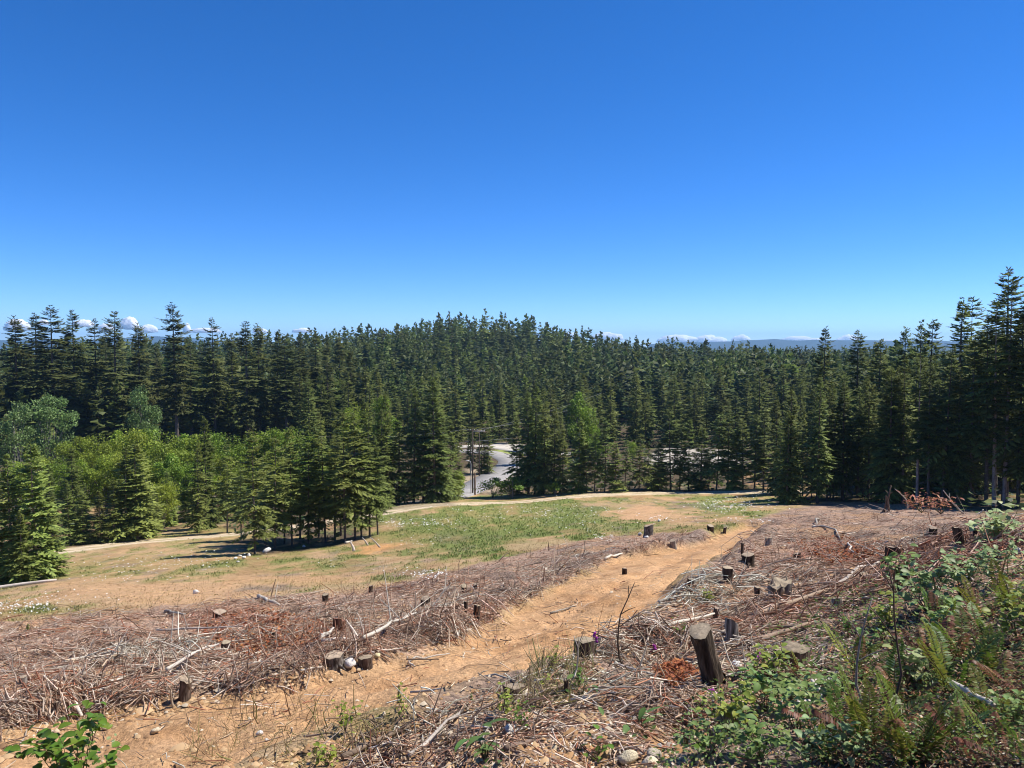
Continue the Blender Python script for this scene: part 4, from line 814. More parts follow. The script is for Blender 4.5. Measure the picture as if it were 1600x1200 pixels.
log((540,850),(550,847),4,'short pale log at the foot of the fir clump',PALE*1.0,'fallen_log','log')
upstick(553,861,-5,846,5,'pale cut pole leaning at the orange soil by the clump',PALE)
upstick(575,852,-9,839,3,'thin cut pole leaning beside the orange soil',PALE*.9)
upstick(594,855,-16,838,3,'rightmost thin pole leaning over the orange soil',PALE*.8)
upstick(561,1003,-20,964,5,'white leaning stick behind the wide white-topped stump',PALE*1.2)
upstick(570,1000,-12,952,2.5,'thin forked white stick behind the white-topped stump',PALE*1.1,forks=2)
upstick(976,1045,12,902,3.2,'tall thin dark bent sapling standing before the dirt road',BROWN*.45,'dead_sapling','sapling',forks=4,bow=.12)
upstick(849,1045,1,1008,2.6,'thin dark upright stick in dry weeds by the road',BROWN*.5)
upstick(877,1085,22,985,3.6,'tall pale forked stem left of the foxglove stump',PALE*.9,forks=2,bow=.15)
upstick(1390,1130,-8,860,4.2,'tall dark bare sapling rising through the ferns',BROWN*.4,'dead_sapling','sapling',forks=3)
upstick(1343,1125,14,920,4.2,'tall pale-topped bare sapling left of the ferns',PALE*.55,'dead_sapling','sapling',forks=3,bow=.05)
upstick(1388,800,3,757,4,'thin dead stem left of the dark forest gap',BROWN*.7,forks=3)
upstick(1380,800,4,772,4,'short dead stem in front of the dark forest',BROWN*.7,forks=2)
upstick(1418,796,-20,762,2.5,'pale bowed dead stem before the dark forest',PALE*.8,bow=.2,forks=1)
upstick(1508,803,-36,764,2.8,'long pale stem leaning left before the dark forest',PALE*.8,forks=3)
upstick(1525,803,12,794,2.8,'white forked twig on the rim before the dark forest',PALE*1.1,forks=2,bow=.2)
upstick(1578,806,26,800,3,'white stick slanting on the rim at the right',PALE*1.1)
upstick(101,1062,1,1035,2.5,'thin upright pale stick above the dark stump',PALE)
upstick(120,1066,15,1033,4,'pale stick leaning right beside the dark stump',PALE*1.1)
upstick(155,1060,18,1027,4,'brown stick leaning right by the second seedling',BROWN*1.8)
upstick(270,1030,9,1000,2.4,'thin pale upright stick in the left brush',PALE*.9)
upstick(272,1105,-4,1062,4,'tan split strip standing before the brown snag',CUT*.9)
upstick(644,1040,-8,1022,4,'short white stake on the far edge of the road',PALE*1.1)
upstick(1272,965,-35,905,3,'thin dry stem leaning left over the thick brown log',BROWN*1.3,forks=2)
upstick(1340,1000,-50,930,3,'long dry stem leaning left above the fern bank',BROWN*1.2,forks=3)

# ------------------------------------------------------------------ rocks
def rock_mesh(seed):
    r = rg(seed); u, v = 12, 8; a, b = np.meshgrid(np.linspace(0, 2 * math.pi, u + 1)[:-1], np.linspace(.15, math.pi - .15, v), indexing='ij')
    n = np.stack([np.cos(a) * np.sin(b), np.sin(a) * np.sin(b), np.cos(b)], -1); pl = r.normal(size=(9, 3)); pl /= np.linalg.norm(pl, axis=1, keepdims=True)
    rad = np.minimum(1.0, (.72 / np.maximum(np.einsum('uvk,pk->uvp', n, pl), .05)).min(-1)) * (1 + .06 * r.normal(size=(u, v)))
    P = n * rad[..., None] * np.array([1, .8, .68]) * .5; i = np.arange(u * v).reshape(u, v); i2_ = np.roll(i, -1, 0)
    q = np.stack([i[:, :-1], i[:, 1:], i2_[:, 1:], i2_[:, :-1]], -1).reshape(-1, 4); V = P.reshape(-1, 3); k = len(V)
    V = np.r_[V, [P[:, 0].mean(0)], [P[:, -1].mean(0)]]; j = np.arange(u); T = np.r_[np.stack([i[j, 0], i2_[j, 0], np.full(u, k)], -1), np.stack([i2_[j, -1], i[j, -1], np.full(u, k + 1)], -1)]
    return V, T, q
ROCKS = [rock_mesh(40 + i) for i in range(6)]
def rock(px, py, w, label, colr=(.55, .46, .33), fl=1.0):
    x, y = [float(v[0]) for v in hit(px, py)]; s = w / FPX * y; KEEP.append((x, y - s * .5, s * 1.1)); r = rg(int(px * 5 + py)); V, T, q = ROCKS[int(px + py) % 6]
    c_ = np.array(colr) * (1 + .10 * r.normal(size=(len(V), 1))); o = link('rock', mesh('rock', V, T, q, [M_ROCK], np.clip(c_, .03, .85), smooth=False), None, (x, y, float(ground(x, y)) + s * .26 * fl))
    o.scale = (s, s * r.uniform(.8, 1.1), s * r.uniform(.75, 1) * fl); o.rotation_euler = (r.normal(0, .2), r.normal(0, .2), r.uniform(0, 6.28)); tag(o, label, 'rock', 'pale rocks in the clearing')
CR, WH, GY_ = (.60, .50, .34), (.62, .58, .52), (.32, .31, .30)
for a in [(982,1192,36,'biggest pale cream boulder at the bottom edge',CR),(1022,1186,30,'brown boulder right of the biggest cream one',(.40,.33,.25)),(1015,1200,36,'flat cream rock cut by the bottom edge',CR),(548,1043,26,'white rock beside the dark stump on the road edge',WH),(590,1029,15,'yellowish lump of stone on the far road edge',(.6,.5,.28)),
          (243,1146,18,'round cream stone on the dirt above the leafy bush',CR),(213,1150,9,'small stone left of the round cream stone',CR),(31,1184,17,'tan stone near the bottom left corner',(.5,.38,.24)),(88,1147,14,'flat tan stone at the left edge of the dirt',(.55,.42,.26)),(165,1140,15,'cream stone half hidden behind the leafy bush',CR),
          (405,1150,16,'flat white stone on the dirt below the road',WH),(417,1158,8,'small white stone beside the flat white one',WH),(797,1143,24,'pale rock at the bottom centre by a white stick',WH),(805,1136,12,'small pale stone behind the bottom-centre rock',CR),(844,1136,12,'round yellow stone on the near bank',(.6,.46,.26)),
          (1150,1042,19,'white rock right of the leaning stump',(.68,.66,.62)),(1163,1034,11,'small grey rock touching the white one',GY_),(883,1104,18,'flat cream stone below the thin split stub',CR),(933,1106,11,'upright yellow stone on the near bank',(.6,.48,.28)),(866,1172,14,'cream stone in dark litter at the bottom',CR),
          (928,1155,13,'small cream stone beside the big-leaved weed',CR),(1046,1168,15,'grey-brown rock between bramble and boulder',(.4,.34,.27)),(1030,1168,13,'flat grey stone in black litter',GY_),(1098,1163,14,'tan stone under the bramble edge',(.5,.4,.28)),(417,864,17,'white rock beside the trunks of the fir clump',(.7,.68,.64)),
          (368,874,7,'white rock in the little heap under the lone fir, first',(.7,.66,.58)),(375,870,7,'white rock on top of the heap under the lone fir',(.7,.66,.58)),(381,873,8,'white rock in the middle of the heap under the lone fir',(.68,.64,.56)),(389,869,8,'white rock at the right end of the heap under the lone fir',(.7,.66,.58)),(372,879,6,'lowest white rock of the heap under the lone fir',(.68,.64,.56)),
          (306,928,12,'lone white rock on the bare meadow at the left',(.66,.62,.56)),(475,855,6,'tiny white rock at the foot of the fir clump',(.7,.68,.64)),(1000,836,9,'dark lump of rock left of the meadow stump',GY_),(1010,841,8,'white rock at the foot of the meadow stump',(.7,.68,.64)),
          (1030,815,8,'small white rock on green turf above the meadow stump',(.7,.68,.64)),(1515,905,15,'pink-white rock beside the upper bramble patch',(.6,.48,.42)),(1590,862,14,'pale rock on the slope near the right edge',(.55,.48,.42)),(560,1049,10,'yellow stone under the white rock on the road edge',(.58,.46,.26)),(600,1118,10,'small cream stone on the near half of the road',CR),(1390,1182,14,'pale stone under the ferns at the bottom',(.5,.45,.36))]:
    rock(*a)

# ------------------------------------------------------------------ ferns, brambles, weeds
def frond_mesh(seed, kind):
    r = rg(seed); mb = MB(); n = 30; t = np.linspace(.06, .99, n); arch = .42 if kind != 'dead' else .75
    X = np.sin(t * (1.0 + arch)) * .62; Zc = t * .98 - arch * t ** 2.4 * .95; P = np.stack([X, .03 * np.sin(t * 5 + seed), Zc], 1)
    T = np.gradient(P, axis=0); T /= np.linalg.norm(T, axis=1, keepdims=True); w = .13 * np.sin(np.clip(t * 1.05 + .1, 0, 1) * math.pi) ** .55 * (1.08 - .55 * t) + .012
    base, tip = {'green': ([.10, .16, .02], [.15, .21, .03]), 'yellow': ([.17, .19, .025], [.24, .24, .04]), 'dead': ([.17, .075, .035], [.26, .13, .065])}[kind]
    for sg in (1, -1):
        d = T * .30 + np.array([0, sg, 0]) + r.normal(0, .06, (n, 3)); d[:, 2] += (.12 if kind != 'dead' else -.6) - .2 * r.random(n)
        nr = np.cross(d, T) * sg + r.normal(0, .12, (n, 3)); c0 = np.array(base) * r.uniform(.75, 1.25, (n, 1))
        mb.blades(P, d, w * r.uniform(.85, 1.1, n), np.full(n, .036) * (1 - .35 * t), nr, c0, np.array(tip) * r.uniform(.8, 1.2, (n, 1)), .05)
    mb.tubes(np.concatenate([[[0, 0, -.03]], P[::5]])[None], np.linspace(.007, .002, len(P[::5]) + 1)[None], 4, [.16, .12, .04])
    return mb.mesh('frond', M_LEAF)
FROND = {k: [frond_mesh(s + 50, k) for s in range(3)] for k in ('green', 'yellow', 'dead')}
def fern(px, py, size, n, label, kinds=('green',), seed=0, spread=1.0):
    x, y = [float(v[0]) for v in hit(px, py)]; r = rg(seed + int(px)); e = tag(link('sword_fern', None, loc=(x, y, float(ground(x, y)))), label, 'fern', 'sword ferns on the right bank'); s = .84 * size / FPX * y
    for i in range(n):
        o = link('frond', FROND[kinds[i % len(kinds)]][r.integers(3)], e, (r.normal(0, .04), r.normal(0, .04), 0)); k = s * r.uniform(.75, 1.25)
        o.scale = (k * spread, k, k); o.rotation_euler = (r.normal(0, .12), r.uniform(-.45, .25), i * 6.283 / n + r.normal(0, .3))
for a in [(1436,1188,175,11,'large bright green sword fern at the bottom right',('green','green','yellow')),(1410,1196,150,8,'yellow-green sword fern left of the large bright one',('yellow','green')),(1362,1170,165,9,'sword fern mixing brown and green fronds, left of the bright fern',('green','dead','yellow')),(1545,1125,110,10,'rounded green fern above the white dead log',('green','yellow')),
          (1488,1085,150,8,'tall upright sword fern in the middle of the bank',('green','yellow')),(1318,1150,140,9,'brown withered fern beside the curved pale branch',('dead','dead','green')),(1500,1030,110,9,'sword fern behind the tall upright one',('green','dead')),(1560,1060,120,8,'olive fern below the right-hand brambles',('yellow','green')),
          (1450,1030,110,9,'withered red-brown fern under the upper brambles',('dead',)),(1545,1015,110,9,'withered dark red fern near the right edge',('dead','dead','green')),(1590,1090,110,9,'withered brown fern at the right edge',('dead',)),(1340,1055,120,8,'small olive fern left of the bare saplings',('yellow','green','dead')),(1520,1180,120,8,'dark green fern in the bottom right corner',('green','dead')),
          (1580,1190,120,8,'half withered fern at the very bottom right corner',('dead','green')),(1290,1190,110,8,'withered fern at the bottom under the bramble leaves',('dead','green')),(1400,1100,120,8,'dark fern in the shade behind the bright ferns',('green','dead')),(1530,960,90,7,'upper olive fern between the bramble patches',('yellow','dead')),(1470,985,90,7,'small withered fern under the upper bramble patch',('dead','green')),(1590,960,110,7,'yellow-green fern at the right edge below the brambles',('yellow','green')),(1250,1055,50,6,'small pale fern beside the broad low stump',('yellow','dead'))]:
    fern(*a)
def leaf_mesh(kind):
    n = 5; t = np.linspace(0, 1, n + 2)[1:-1]; w = {'ovate': .34, 'wide': .46, 'lance': .19}[kind] * np.sin(t ** .8 * math.pi) ** .7; mid = np.stack([t, 0 * t, .05 * np.sin(t * 3.1)], 1)
    Lf = mid + np.stack([.02 * np.cos(np.arange(n) * 3.1), w, .10 * w / .34 + 0 * t], 1); Rt = mid + np.stack([.02 * np.cos(np.arange(n) * 3.1), -w, .10 * w / .34 + 0 * t], 1)
    V = np.r_[[[0, 0, 0]], mid, Lf, Rt, [[1.0, 0, -.06]]]; q, T = [], [[0, 1, 1 + n], [0, 1 + 2 * n, 1]]; e = 3 * n + 1
    for i in range(n - 1): q += [[1 + i, 2 + i, 2 + n + i, 1 + n + i], [1 + i, 1 + 2 * n + i, 2 + 2 * n + i, 2 + i]]
    T += [[n, e, 2 * n], [n, 3 * n, e]]; return V, T, q
LEAF = {}
def leaf_data(kind, colr, nm):
    if (kind, nm) not in LEAF:
        V, T, q = leaf_mesh(kind); c_ = np.tile(np.array(colr, float), (len(V), 1)); c_[0:6] *= 1.18; LEAF[(kind, nm)] = mesh('leaf', V, T, q, [M_LEAF], c_)
    return LEAF[(kind, nm)]
LC = {'rust': ('lance', (.38, .17, .09)), 'bramble': ('ovate', (.19, .27, .075)), 'lime': ('ovate', (.24, .28, .045)), 'salal': ('ovate', (.11, .19, .022)), 'pale': ('wide', (.32, .38, .16)), 'rosette': ('lance', (.11, .18, .045)), 'mint': ('ovate', (.24, .32, .13))}
def plant(px, py, w, h, n, lf, leafk, label, name='bramble', cat='bramble', group='bramble and salal patches', stems=7, lie=.0, seed=0):
    """leaves on arching stems; w, h, lf in photograph pixels at the foot's distance"""
    x, y = [float(v[0]) for v in hit(px, py)]; k = y / FPX; r = rg(seed + int(px * 2 + py)); z0 = float(ground(x, y)); e = tag(link(name, None, loc=(x, y, z0)), label, cat, group)
    w, h, lf = w * k, h * k * 1.25, lf * k * (.88 if name == 'bramble' else 1.0); n = int(n * 2.1) if name == 'bramble' else n; stems += 3; md = leaf_data(LC[leafk][0], LC[leafk][1], leafk); tips = []
    for s in range(stems):
        a = r.uniform(0, 6.28); R_ = w * .5 * r.uniform(.35, 1.05); hh = h * r.uniform(.45, 1.0); t = np.linspace(0, 1, 6)[:, None]
        hx, hy = math.cos(a) * R_, math.sin(a) * R_ * .8; gz = float(ground(x + hx, y + hy)) - z0
        P = np.concatenate([hx * t ** .8, hy * t ** .8, hh * np.sin(t * (1.5 + lie)) + gz * t], 1); P[1:] += r.normal(0, .03 * h, (5, 3))
        link('stem', MB().tubes(P[None], np.linspace(.05, .018, 6)[None] * lf, 4, [.13, .085, .045] if s % 2 else [.10, .11, .04]).mesh('stem', M_WOOD), e); tips.append(P)
    for i in range(n):
        P = tips[i % stems]; f = r.uniform(.25, 1.0) ** .75 * 4.99; j = int(f); p = P[j] + (P[j + 1] - P[j]) * (f - j) + r.normal(0, lf * .55, 3); p[2] = max(p[2], float(ground(x + p[0], y + p[1])) - z0 + .015)
        o = link('leaf', md, e, p); s_ = lf * r.uniform(.6, 1.2); o.scale = (s_, s_ * r.uniform(.85, 1.1), s_); o.rotation_euler = (r.normal(0, .28), r.normal(.1, .3), r.uniform(0, 6.28))
for a in [(1195,1112,110,70,70,17,'bramble','broad bramble patch right below the leaning stump'),(1140,1150,90,60,44,17,'lime','yellow-green bramble at the left end of the bank'),(1245,1150,100,80,60,17,'bramble','bramble between the curved branch and the leaning stump'),(1105,1185,80,50,34,17,'bramble','low bramble near the bottom edge beside the boulders'),
          (1190,1190,100,60,46,19,'bramble','bramble patch at the bottom edge, middle of the bank'),(1265,1195,80,50,32,20,'mint','pale bramble at the bottom under the curved branch'),(1448,955,110,75,74,17,'mint','upper bramble patch with pale leaves on the slope'),(1405,925,50,55,30,15,'bramble','small bramble beside the dark leaning stump'),(1500,930,90,60,54,14,'mint','bramble patch right of the upper pale one'),
          (1560,915,90,70,54,14,'mint','bramble patch at the right edge of the slope'),(1568,838,90,34,34,17,'pale','big pale leaves on the rim before the dark forest'),(1540,845,60,40,18,15,'pale','pale-leaved plant left of the big leaves on the rim'),(1380,1005,70,60,40,14,'lime','lime-green bramble behind the bare sapling'),(1470,1000,80,60,44,14,'bramble','bramble below the upper pale patch'),
          (1590,1000,80,80,50,16,'lime','lime bramble at the right edge above the ferns'),(1415,1075,50,50,16,22,'pale','few large pale leaves in the dark middle of the bank'),(1355,1035,50,40,20,14,'bramble','small bramble left of the dark fern'),(1205,1060,80,40,40,14,'lime','small-leaved bramble around the foot of the broad stump'),(1300,1110,60,60,30,16,'bramble','bramble beside the withered fern'),(1330,1195,70,50,30,18,'mint','bramble at the bottom beside the mixed fern'),(1580,1140,80,60,34,16,'bramble','bramble in the shade at the right edge')]:
    plant(*a)
plant(120,1240,190,95,210,19,'salal','bright green glossy leafy bush in the bottom left corner','leafy_bush','bush',None,11)
for a in [(757,1188,72,32,16,34,'rosette','big-leaved green rosette at the bottom centre'),(1000,1143,56,24,12,28,'rosette','green lance-leaved weed in the middle of the near bank'),(1070,1168,24,26,4,26,'salal','two-leaved green sprout on black litter'),(908,1092,36,24,9,22,'rosette','small green weed below the foxglove stump'),(935,1186,52,22,14,15,'salal','small three-leaved weed left of the boulder'),
          (1025,1128,26,14,6,16,'mint','grey-green sprig right of the lance-leaved weed'),(1235,1095,40,20,12,15,'mint','grey sprig among the brambles'),(180,1168,20,14,6,9,'mint','small grey weed right of the leafy bush'),(845,1072,26,14,8,9,'lime','tiny yellow-green sprout by the pale stick')]:
    plant(*a[:7], a[7], 'weed', 'weed', 'small weeds on the near bank', 5)
for a in [(540,1150,50,46,60,8,'lime','fine yellow-green weed above the bottom brush pile'),(510,1196,46,26,46,9,'lime','low yellow-green weed at the bottom edge'),(790,1122,50,44,52,8,'lime','yellow-green shrublet near the low cut stump'),(1325,1000,30,34,60,6,'salal','dark green seedling above the fern bank'),(1105,942,22,20,40,6,'lime','small green tuft in the sticks above the grey stump'),(905,1078,26,36,60,6,'salal','dark leafy sprig by the foxglove stump'),(626,1128,34,40,44,6,'lime','thin fir seedling lower foliage beside the road'),(860,1048,36,30,40,6,'lime','dry olive weed at the near edge of the road'),(1060,998,26,20,30,6,'salal','dark sprig left of the straight pale branch'),(820,1140,46,40,50,7,'salal','reddish-green heather clump below the cut stump')]:
    plant(*a[:7], a[7], 'weed', 'weed', 'small weeds on the near bank', 9)
plant(1440,800,70,30,120,8,'rust','heap of rust-red dead fir boughs before the dark forest','dead_bough_heap','brush',None,10)
plant(1470,803,50,22,70,8,'rust','smaller heap of dead boughs right of the rust-red one','dead_bough_heap','brush',None,9)
# foxgloves and fir seedlings
def foxglove(px, py, top, label):
    x, y = [float(v[0]) for v in hit(px, py)]; h = (py - top) / FPX * y; r = rg(int(px)); e = tag(link('foxglove', None, loc=(x, y, float(ground(x, y)))), label, 'wildflower', 'purple foxgloves')
    link('stem', MB().tubes([[[0, 0, -.02], [.01, 0, h * .5], [0, 0, h]]], [[.006, .005, .002]], 5, [.07, .10, .04]).mesh('stem', M_WOOD), e)
    for i in range(7):
        zz = h * (.55 + .06 * i); a = r.uniform(0, 6.28); d = np.array([math.cos(a) * .8, math.sin(a) * .8, -.5]); l = .045 * (1.2 - .1 * i)
        link('flower', MB().tubes([[[0, 0, 0], d * l * .5, d * l]], [[.006, .012, .019]], 7, [.36, .05, .34]).mesh('flower', M_LEAF), e, (0, 0, zz))
foxglove(930,1024,982,'purple foxglove flowering beside the low pale-topped stump'); foxglove(1021,1028,1003,'small purple foxglove left of the leaning stump'); foxglove(1185,1035,1018,'purple foxglove on the slope right of the white rock'); foxglove(1113,1088,1074,'tiny purple foxglove among bramble leaves under the stump')
for i, (px, b, t) in enumerate([(133,1046,1024),(176,1046,1025),(92,1096,1070),(30,985,972),(620,1128,1062),(1052,942,925),(735,1110,1092)]):
    tree_l = ['small dark fir seedling in the left field, left one of two', 'small dark fir seedling in the left field, right one of two', 'fir seedling beside the long pale pole', 'tiny green seedling near the left edge below the daisies', 'thin tall fir seedling on the near edge of the dirt road', 'small fir seedling by the bend of the road', 'fir seedling by the end of the long thin pole']
    t_base('young', 'fir_seedling', 'seedling', px, b, t, tree_l[i], 'fir seedlings', 2.0 if i != 4 else .8)

# ------------------------------------------------------------------ what nobody could count: sticks, chips, brush, grass
def sample(n, poly_px, seed, power=0.0, dmin=2.2, clump=0.0):
    r = rg(seed); P = np.array(poly_px, float); lo, hi = P.min(0).clip([-60, 700], None), P.max(0).clip(None, [1660, 1260]); out = []
    while sum(map(len, out)) < n:
        u = r.uniform(lo, hi, (n, 2)); u = u[sdf(P, u[:, 0], u[:, 1]) < 0]; x, y = hit(u[:, 0], u[:, 1]); k = (y > dmin) & (y < 110) & (r.random(len(y)) < np.clip(y / 14, .04, 1) ** power) & (r.random(len(y)) < 1 - clump + clump * sstep(-.15, .35, fbm(x / 1.5, y / 1.5, 301, 3))); out.append(np.stack([x, y], 1)[k])
    return np.concatenate(out)[:n]
def sticks(name, pts, seed, lmed, rmed, pal, up=.08, label='', lift=.06, wts=None):
    r = rg(seed); n = len(pts); L_ = np.minimum(lmed * np.exp(r.normal(0, .6, n)), .055 * pts[:, 1]); up = np.where(pts[:, 1] < 8, up * .3, up); az = r.uniform(0, 6.28, n); pit = np.where(r.random(n) < up, r.uniform(.5, 1.45, n), r.normal(0, .16, n))
    d = np.stack([np.cos(az) * np.cos(pit), np.sin(az) * np.cos(pit), np.sin(pit)], 1); c0 = np.stack([pts[:, 0], pts[:, 1], ground(pts[:, 0], pts[:, 1]) + r.random(n) ** 2 * lift * np.clip(pts[:, 1] / 12, .3, 1) * (1 + 1.2 * sstep(0, .4, fbm(pts[:, 0] / 1.5, pts[:, 1] / 1.5, 301, 3))) + np.abs(np.sin(pit)) * L_ * .35], 1)
    sl = [ground(c0[:, 0] + d[:, 0] * L_ * s, c0[:, 1] + d[:, 1] * L_ * s) for s in (-.5, .5)]; tilt = np.where(np.abs(pit) < .45, (sl[1] - sl[0]) / L_, 0); d[:, 2] += tilt
    bend = r.normal(0, .07, (n, 3)) * L_[:, None]; P = np.stack([c0 - d * L_[:, None] * .5, c0 + bend, c0 + d * L_[:, None] * .5], 1); rd = np.minimum(rmed * np.exp(r.normal(0, .5, n)), .0011 * pts[:, 1])
    cl = np.array(pal)[r.choice(len(pal), n, p=wts)] * r.uniform(.6, 1.3, (n, 1)) * (1 + .5 * fbm(pts[:, 0] / 4, pts[:, 1] / 4, 310, 2)[:, None] * np.array([.3, 1, 1.2])); mb = MB().tubes(P, rd[:, None] * np.array([1.1, .9, .5]), 3, cl)
    tag(link(name, mb.mesh(name, M_LITTER)), label, None, None, 'stuff')
PAL = [(.56, .47, .37), (.44, .32, .22), (.33, .215, .15), (.38, .17, .10), (.13, .085, .06)]
sl_px = [p for p in SLASH_L]; sr_px = [p for p in SLASH_R]
FERNBANK = [(1040,1205),(1090,1110),(1170,1075),(1300,1040),(1330,985),(1420,930),(1530,880),(1680,860),(1680,1280),(1000,1280)]
def nofern(p, keep=.12):
    u, v, _ = project(p[:, 0], p[:, 1], ground(p[:, 0], p[:, 1])); k = (sdf(FERNBANK, u, v) > 0) | (rg(len(p)).random(len(p)) < keep); xr, yr = [float(t[0]) for t in hit(1060, 1062)]
    for x, y, r_ in KEEP + [(xr, yr, .42)]: k &= np.hypot(p[:, 0] - x, p[:, 1] - y) > r_
    return p[k & (rg(len(p) + 1).random(len(p)) < np.clip((p[:, 1] - 2.5) / 6, .25, 1))]
sticks('twigs', nofern(np.concatenate([sample(13000, sl_px, 1, .5, clump=.85), sample(16000, sr_px, 2, 1.0, clump=.8), sample(500, ROAD_PX, 77, .6, clump=.9)])), 3, .25, .0062, PAL, .05, 'tangle of broken grey and brown twigs covering the logged ground', wts=[.22, .22, .28, .16, .12])
sticks('branches', nofern(np.concatenate([sample(1300, sl_px, 4, .8, clump=.9), sample(1500, sr_px, 5, 1.6, clump=.9)])), 6, .6, .0105, PAL[:3], .10, 'scattered dead branches lying over the logged ground', .06, [.55, .3, .15])
brush = np.concatenate([sample(4200, [(560,925),(660,905),(760,880),(860,850),(960,840),(1110,838),(1060,852),(960,870),(900,900),(830,932),(770,970),(680,1005),(560,1030),(480,1045),(420,1000)], 7, .3), sample(1500, [(0,960),(560,930),(560,1030),(0,1130)], 8, .3), sample(1500, [(1150,850),(1240,805),(1500,800),(1600,830),(1400,930),(1200,900)], 9, .3), sample(700, [(480,1190),(650,1120),(850,1080),(900,1150),(700,1200)], 10, .5)])
sticks('brush', brush, 11, .30, .005, [(.34, .21, .14), (.40, .22, .145), (.48, .37, .27), (.16, .105, .075)], .32, 'dry purplish brush stems standing in the slash', .02)
def chips(name, pts, seed, size, pal, wts, mat, label, tilt=.5, lift=.03, asp=.5):
    r = rg(seed); n = len(pts); p = np.stack([pts[:, 0], pts[:, 1], ground(pts[:, 0], pts[:, 1]) + r.random(n) * lift + .008], 1); az = r.uniform(0, 6.28, n)
    d = np.stack([np.cos(az), np.sin(az), r.normal(0, tilt * .5, n)], 1); nr = np.stack([r.normal(0, tilt, n), r.normal(0, tilt, n), np.ones(n)], 1); ln = np.minimum(size * np.exp(r.normal(0, .45, n)), .0072 * pts[:, 1])
    mb = MB(); cl = np.array(pal)[r.choice(len(pal), n, p=wts)] * r.uniform(.7, 1.25, (n, 1)); mb.blades(p, d, ln, ln * asp * r.uniform(.5, 1.2, n), nr, cl, cl * .95); tag(link(name, mb.mesh(name, mat)), label, None, None, 'stuff')
chips('wood_chips', np.concatenate([sample(15000, sl_px, 12, .6), sample(21000, sr_px, 13, .7)]), 14, .062, [(.54, .46, .36), (.38, .27, .18), (.27, .135, .08), (.15, .10, .075), (.46, .29, .14)], [.22, .26, .2, .18, .14], M_LITTER, 'bark chips and dead leaves strewn over the logged ground')
chips('red_needles', np.concatenate([sample(2200, [(300,985),(400,950),(520,975),(500,1010),(380,1030)], 15), sample(1400, [(1230,850),(1320,835),(1390,870),(1300,885)], 16), sample(2600, [(1022,1055),(1060,1042),(1090,1062),(1050,1080)], 17)]), 19, .075, [(.30, .10, .045), (.22, .08, .045), (.36, .16, .06)], [.5, .3, .2], M_LITTER, 'rust-red dead needles and rotten wood', .8, .12)
chips('dead_fern_litter', sample(6000, [(1290,1060),(1360,980),(1480,960),(1640,930),(1640,1240),(1260,1240)], 20, .4, 1.8), 21, .045, [(.20, .09, .042), (.28, .14, .07), (.10, .065, .04), (.14, .15, .04), (.34, .23, .12)], [.32, .2, .22, .16, .1], M_LITTER, 'brown withered fern litter under the ferns', .9, .2, .25)
chips('ground_weeds', np.concatenate([sample(6500, [(1040,1200),(1090,1110),(1180,1060),(1330,1010),(1420,930),(1640,870),(1640,1240),(1000,1240)], 22, .5, 1.8), sample(900, [(1180,1000),(1320,930),(1420,900),(1400,960),(1240,1040)], 23)]), 24, .042, [(.14, .20, .04), (.19, .22, .045), (.09, .13, .03)], [.45, .3, .25], M_LEAF, 'small green weeds covering the right bank', .6, .22, .55)
# pebbles and clods on the road and the near bank
def pebbles():
    r = rg(31); pts = np.concatenate([sample(1300, ROAD_PX, 32, .4), sample(2200, [(300,1210),(640,1125),(830,1075),(1000,1080),(1150,1120),(1100,1210)], 33, .3), sample(600, [(0,1140),(300,1090),(700,1005),(760,975),(700,1020),(300,1110),(0,1180)], 34, .3)]); n = len(pts)
    s = .017 * np.exp(r.normal(0, .55, n)); b = np.array([[1, 0, 0], [.2, .9, .1], [-.9, .3, 0], [-.4, -.85, .05], [.5, -.8, -.1], [0, .1, .75]]); T = np.array([[0, 1, 5], [1, 2, 5], [2, 3, 5], [3, 4, 5], [4, 0, 5]])
    a = r.uniform(0, 6.28, n); ca, sa = np.cos(a), np.sin(a); V = np.stack([b[None, :, 0] * ca[:, None] - b[None, :, 1] * sa[:, None], b[None, :, 0] * sa[:, None] + b[None, :, 1] * ca[:, None], b[None, :, 2] + 0 * ca[:, None]], -1) * (s[:, None, None] * r.uniform(.7, 1.3, (n, 6, 1)))
    V += np.stack([pts[:, 0], pts[:, 1], ground(pts[:, 0], pts[:, 1]) + .002], 1)[:, None]; cl = np.array([(.46, .31, .17), (.36, .21, .10), (.52, .43, .31), (.25, .15, .08)])[r.choice(4, n, p=[.33, .37, .1, .2])] * r.uniform(.8, 1.2, (n, 1))
    tag(link('pebbles', MB().add(V.reshape(-1, 3), (T[None] + np.arange(n)[:, None, None] * 6).reshape(-1, 3), None, np.repeat(cl, 6, 0)).mesh('pebbles', M_LITTER)), 'pebbles and clods scattered over the orange dirt', None, None, 'stuff')
pebbles()
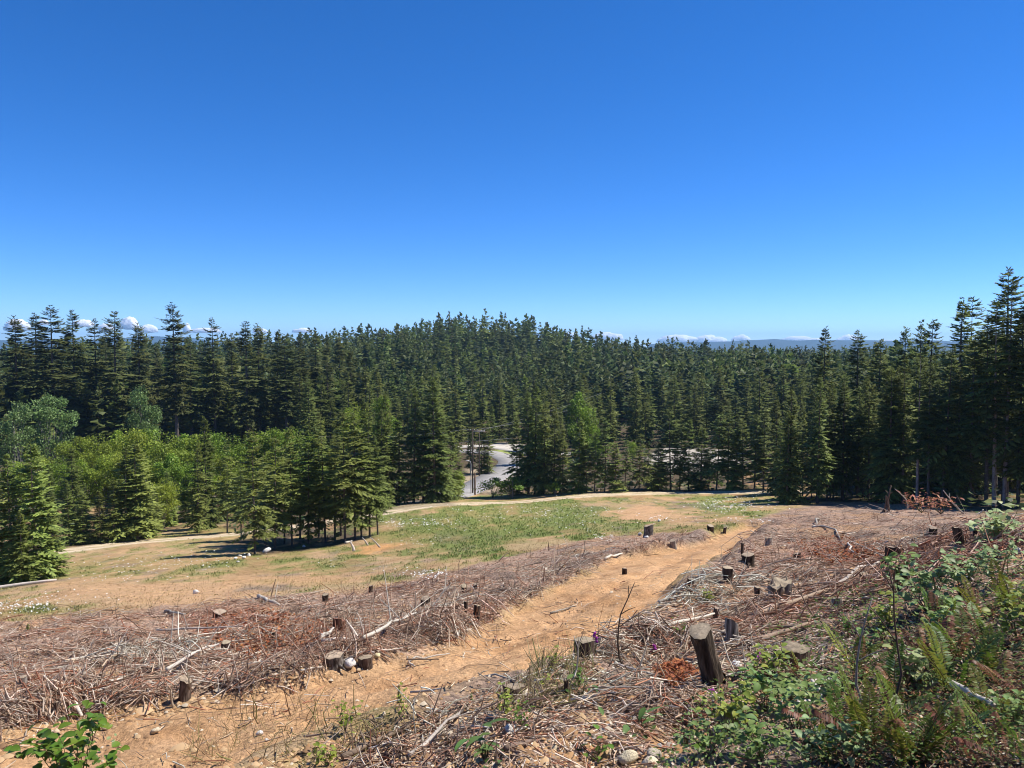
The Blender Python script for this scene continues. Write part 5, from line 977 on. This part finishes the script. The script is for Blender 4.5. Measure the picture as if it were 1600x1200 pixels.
# meadow grass coloured like the turf it grows from, daisies, dry weeds
def grass():
    r = rg(41); u = np.stack([r.uniform(-20, 1290, 66000), r.uniform(766, 990, 66000)], 1); x, y = hit(u[:, 0], u[:, 1])
    cr, cg, cb = [lookup(c[..., k], x, y) for k in range(3)]; m = lookup(np.clip(M_SLASH + M_ROAD, 0, 1), x, y); fo = lookup(S_FOR, x, y); tr = lookup(D_TRACK, x, y)
    green = np.clip((cg - cr * .72) / .06, 0, 1); k = (m < .3) & (fo > -1) & (y > 24) & (y < 118) & (tr > 2.3 - 1.6 * (np.abs(tr) < .5)) & (r.random(len(x)) < .5 + .5 * green); x, y, green, fo = x[k], y[k], green[k], fo[k]; n = len(x)
    mb = MB(); b = 3; p = np.repeat(np.stack([x, y, ground(x, y)], 1), b, 0) + r.normal(0, .06, (n * b, 3)) * [1, 1, 0]; d = np.stack([r.normal(0, .45, n * b), r.normal(0, .45, n * b), np.ones(n * b)], 1)
    g2 = np.repeat(green, b)[:, None]; cl = (np.array([.175, .215, .055]) * g2 + np.array([.42, .32, .15]) * (1 - g2)) * r.uniform(.65, 1.3, (n * b, 1)); gc = np.repeat(np.stack([lookup(c[..., q_], x, y) for q_ in range(3)], 1), b, 0); cl = np.where(g2 < .35, gc * r.uniform(.8, 1.4, (n * b, 1)), cl); cl = np.where(r.random((n * b, 1)) < .12, np.array([.44, .34, .15]), cl)
    ln = r.uniform(.07, .22, n * b) * np.repeat(.42 + .6 * green, b); mb.blades(p, d, ln, ln * .22 + .012, np.stack([r.normal(0, 1, n * b), r.normal(0, 1, n * b), 0 * ln], 1), cl, cl * 1.15)
    tag(link('grass', mb.mesh('grass', M_LEAFY)), 'patchy green and dry meadow grass', None, None, 'stuff')
    P = []
    for px, py, sx, sy, n in [(40,955,30,7,150),(100,940,40,8,40),(240,888,60,7,110),(180,905,50,6,50),(310,875,40,5,40),(622,820,16,4,60),(668,820,16,4,60),(720,815,60,8,60),(850,805,70,9,110),(790,800,70,8,70),(930,800,50,8,40),(1115,792,16,4,70),(1145,788,22,6,150),(1160,796,30,5,60),(1170,817,25,3,40),(943,845,12,3,30),(650,850,25,5,30),(655,905,18,4,60),(680,907,10,3,25),(900,825,60,8,40),(1060,815,40,6,20),(560,885,60,8,15),(1030,812,12,3,25)]:
        P.append(np.stack([r.normal(px, sx, n), r.normal(py, sy, n)], 1))
    P = np.concatenate(P); x, y = hit(P[:, 0], P[:, 1]); k = (y > 25) & (y < 118) & (lookup(S_FOR, x, y) > 0); x, y = x[k], y[k]; n = len(x); a = np.arange(7) * 2 * math.pi / 6; D = np.stack([np.cos(a), np.sin(a), 0 * a], 1); D[6] = [0, 0, .25]
    ctr = np.stack([x, y, ground(x, y) + r.uniform(.15, .32, n)], 1); V = ctr[:, None] + D[None] * (r.uniform(.025, .06, n) * np.clip(y / 60, .6, 1.3))[:, None, None] + r.normal(0, .012, (n, 7, 3)); T = np.array([[i, (i + 1) % 6, 6] for i in range(6)])
    tag(link('daisies', MB().add(V.reshape(-1, 3), (T[None] + np.arange(n)[:, None, None] * 7).reshape(-1, 3), None, [.78, .78, .74]).mesh('daisies', M_LITTER)), 'white daisies dotted over the meadow grass', None, None, 'stuff')
    w = np.concatenate([sample(260, [(280,1200),(330,1110),(480,1100),(500,1200)], 42, .2), sample(260, [(480,1120),(600,1110),(640,1190),(500,1200)], 43, .4), sample(700, [(770,1110),(850,1030),(930,1040),(900,1110)], 44, .4)])
    sticks('dry_weeds', w, 45, .30, .0024, [(.26, .16, .09), (.34, .24, .12), (.2, .17, .06)], .85, 'dry thin weeds standing on the near dirt', .01)
grass()
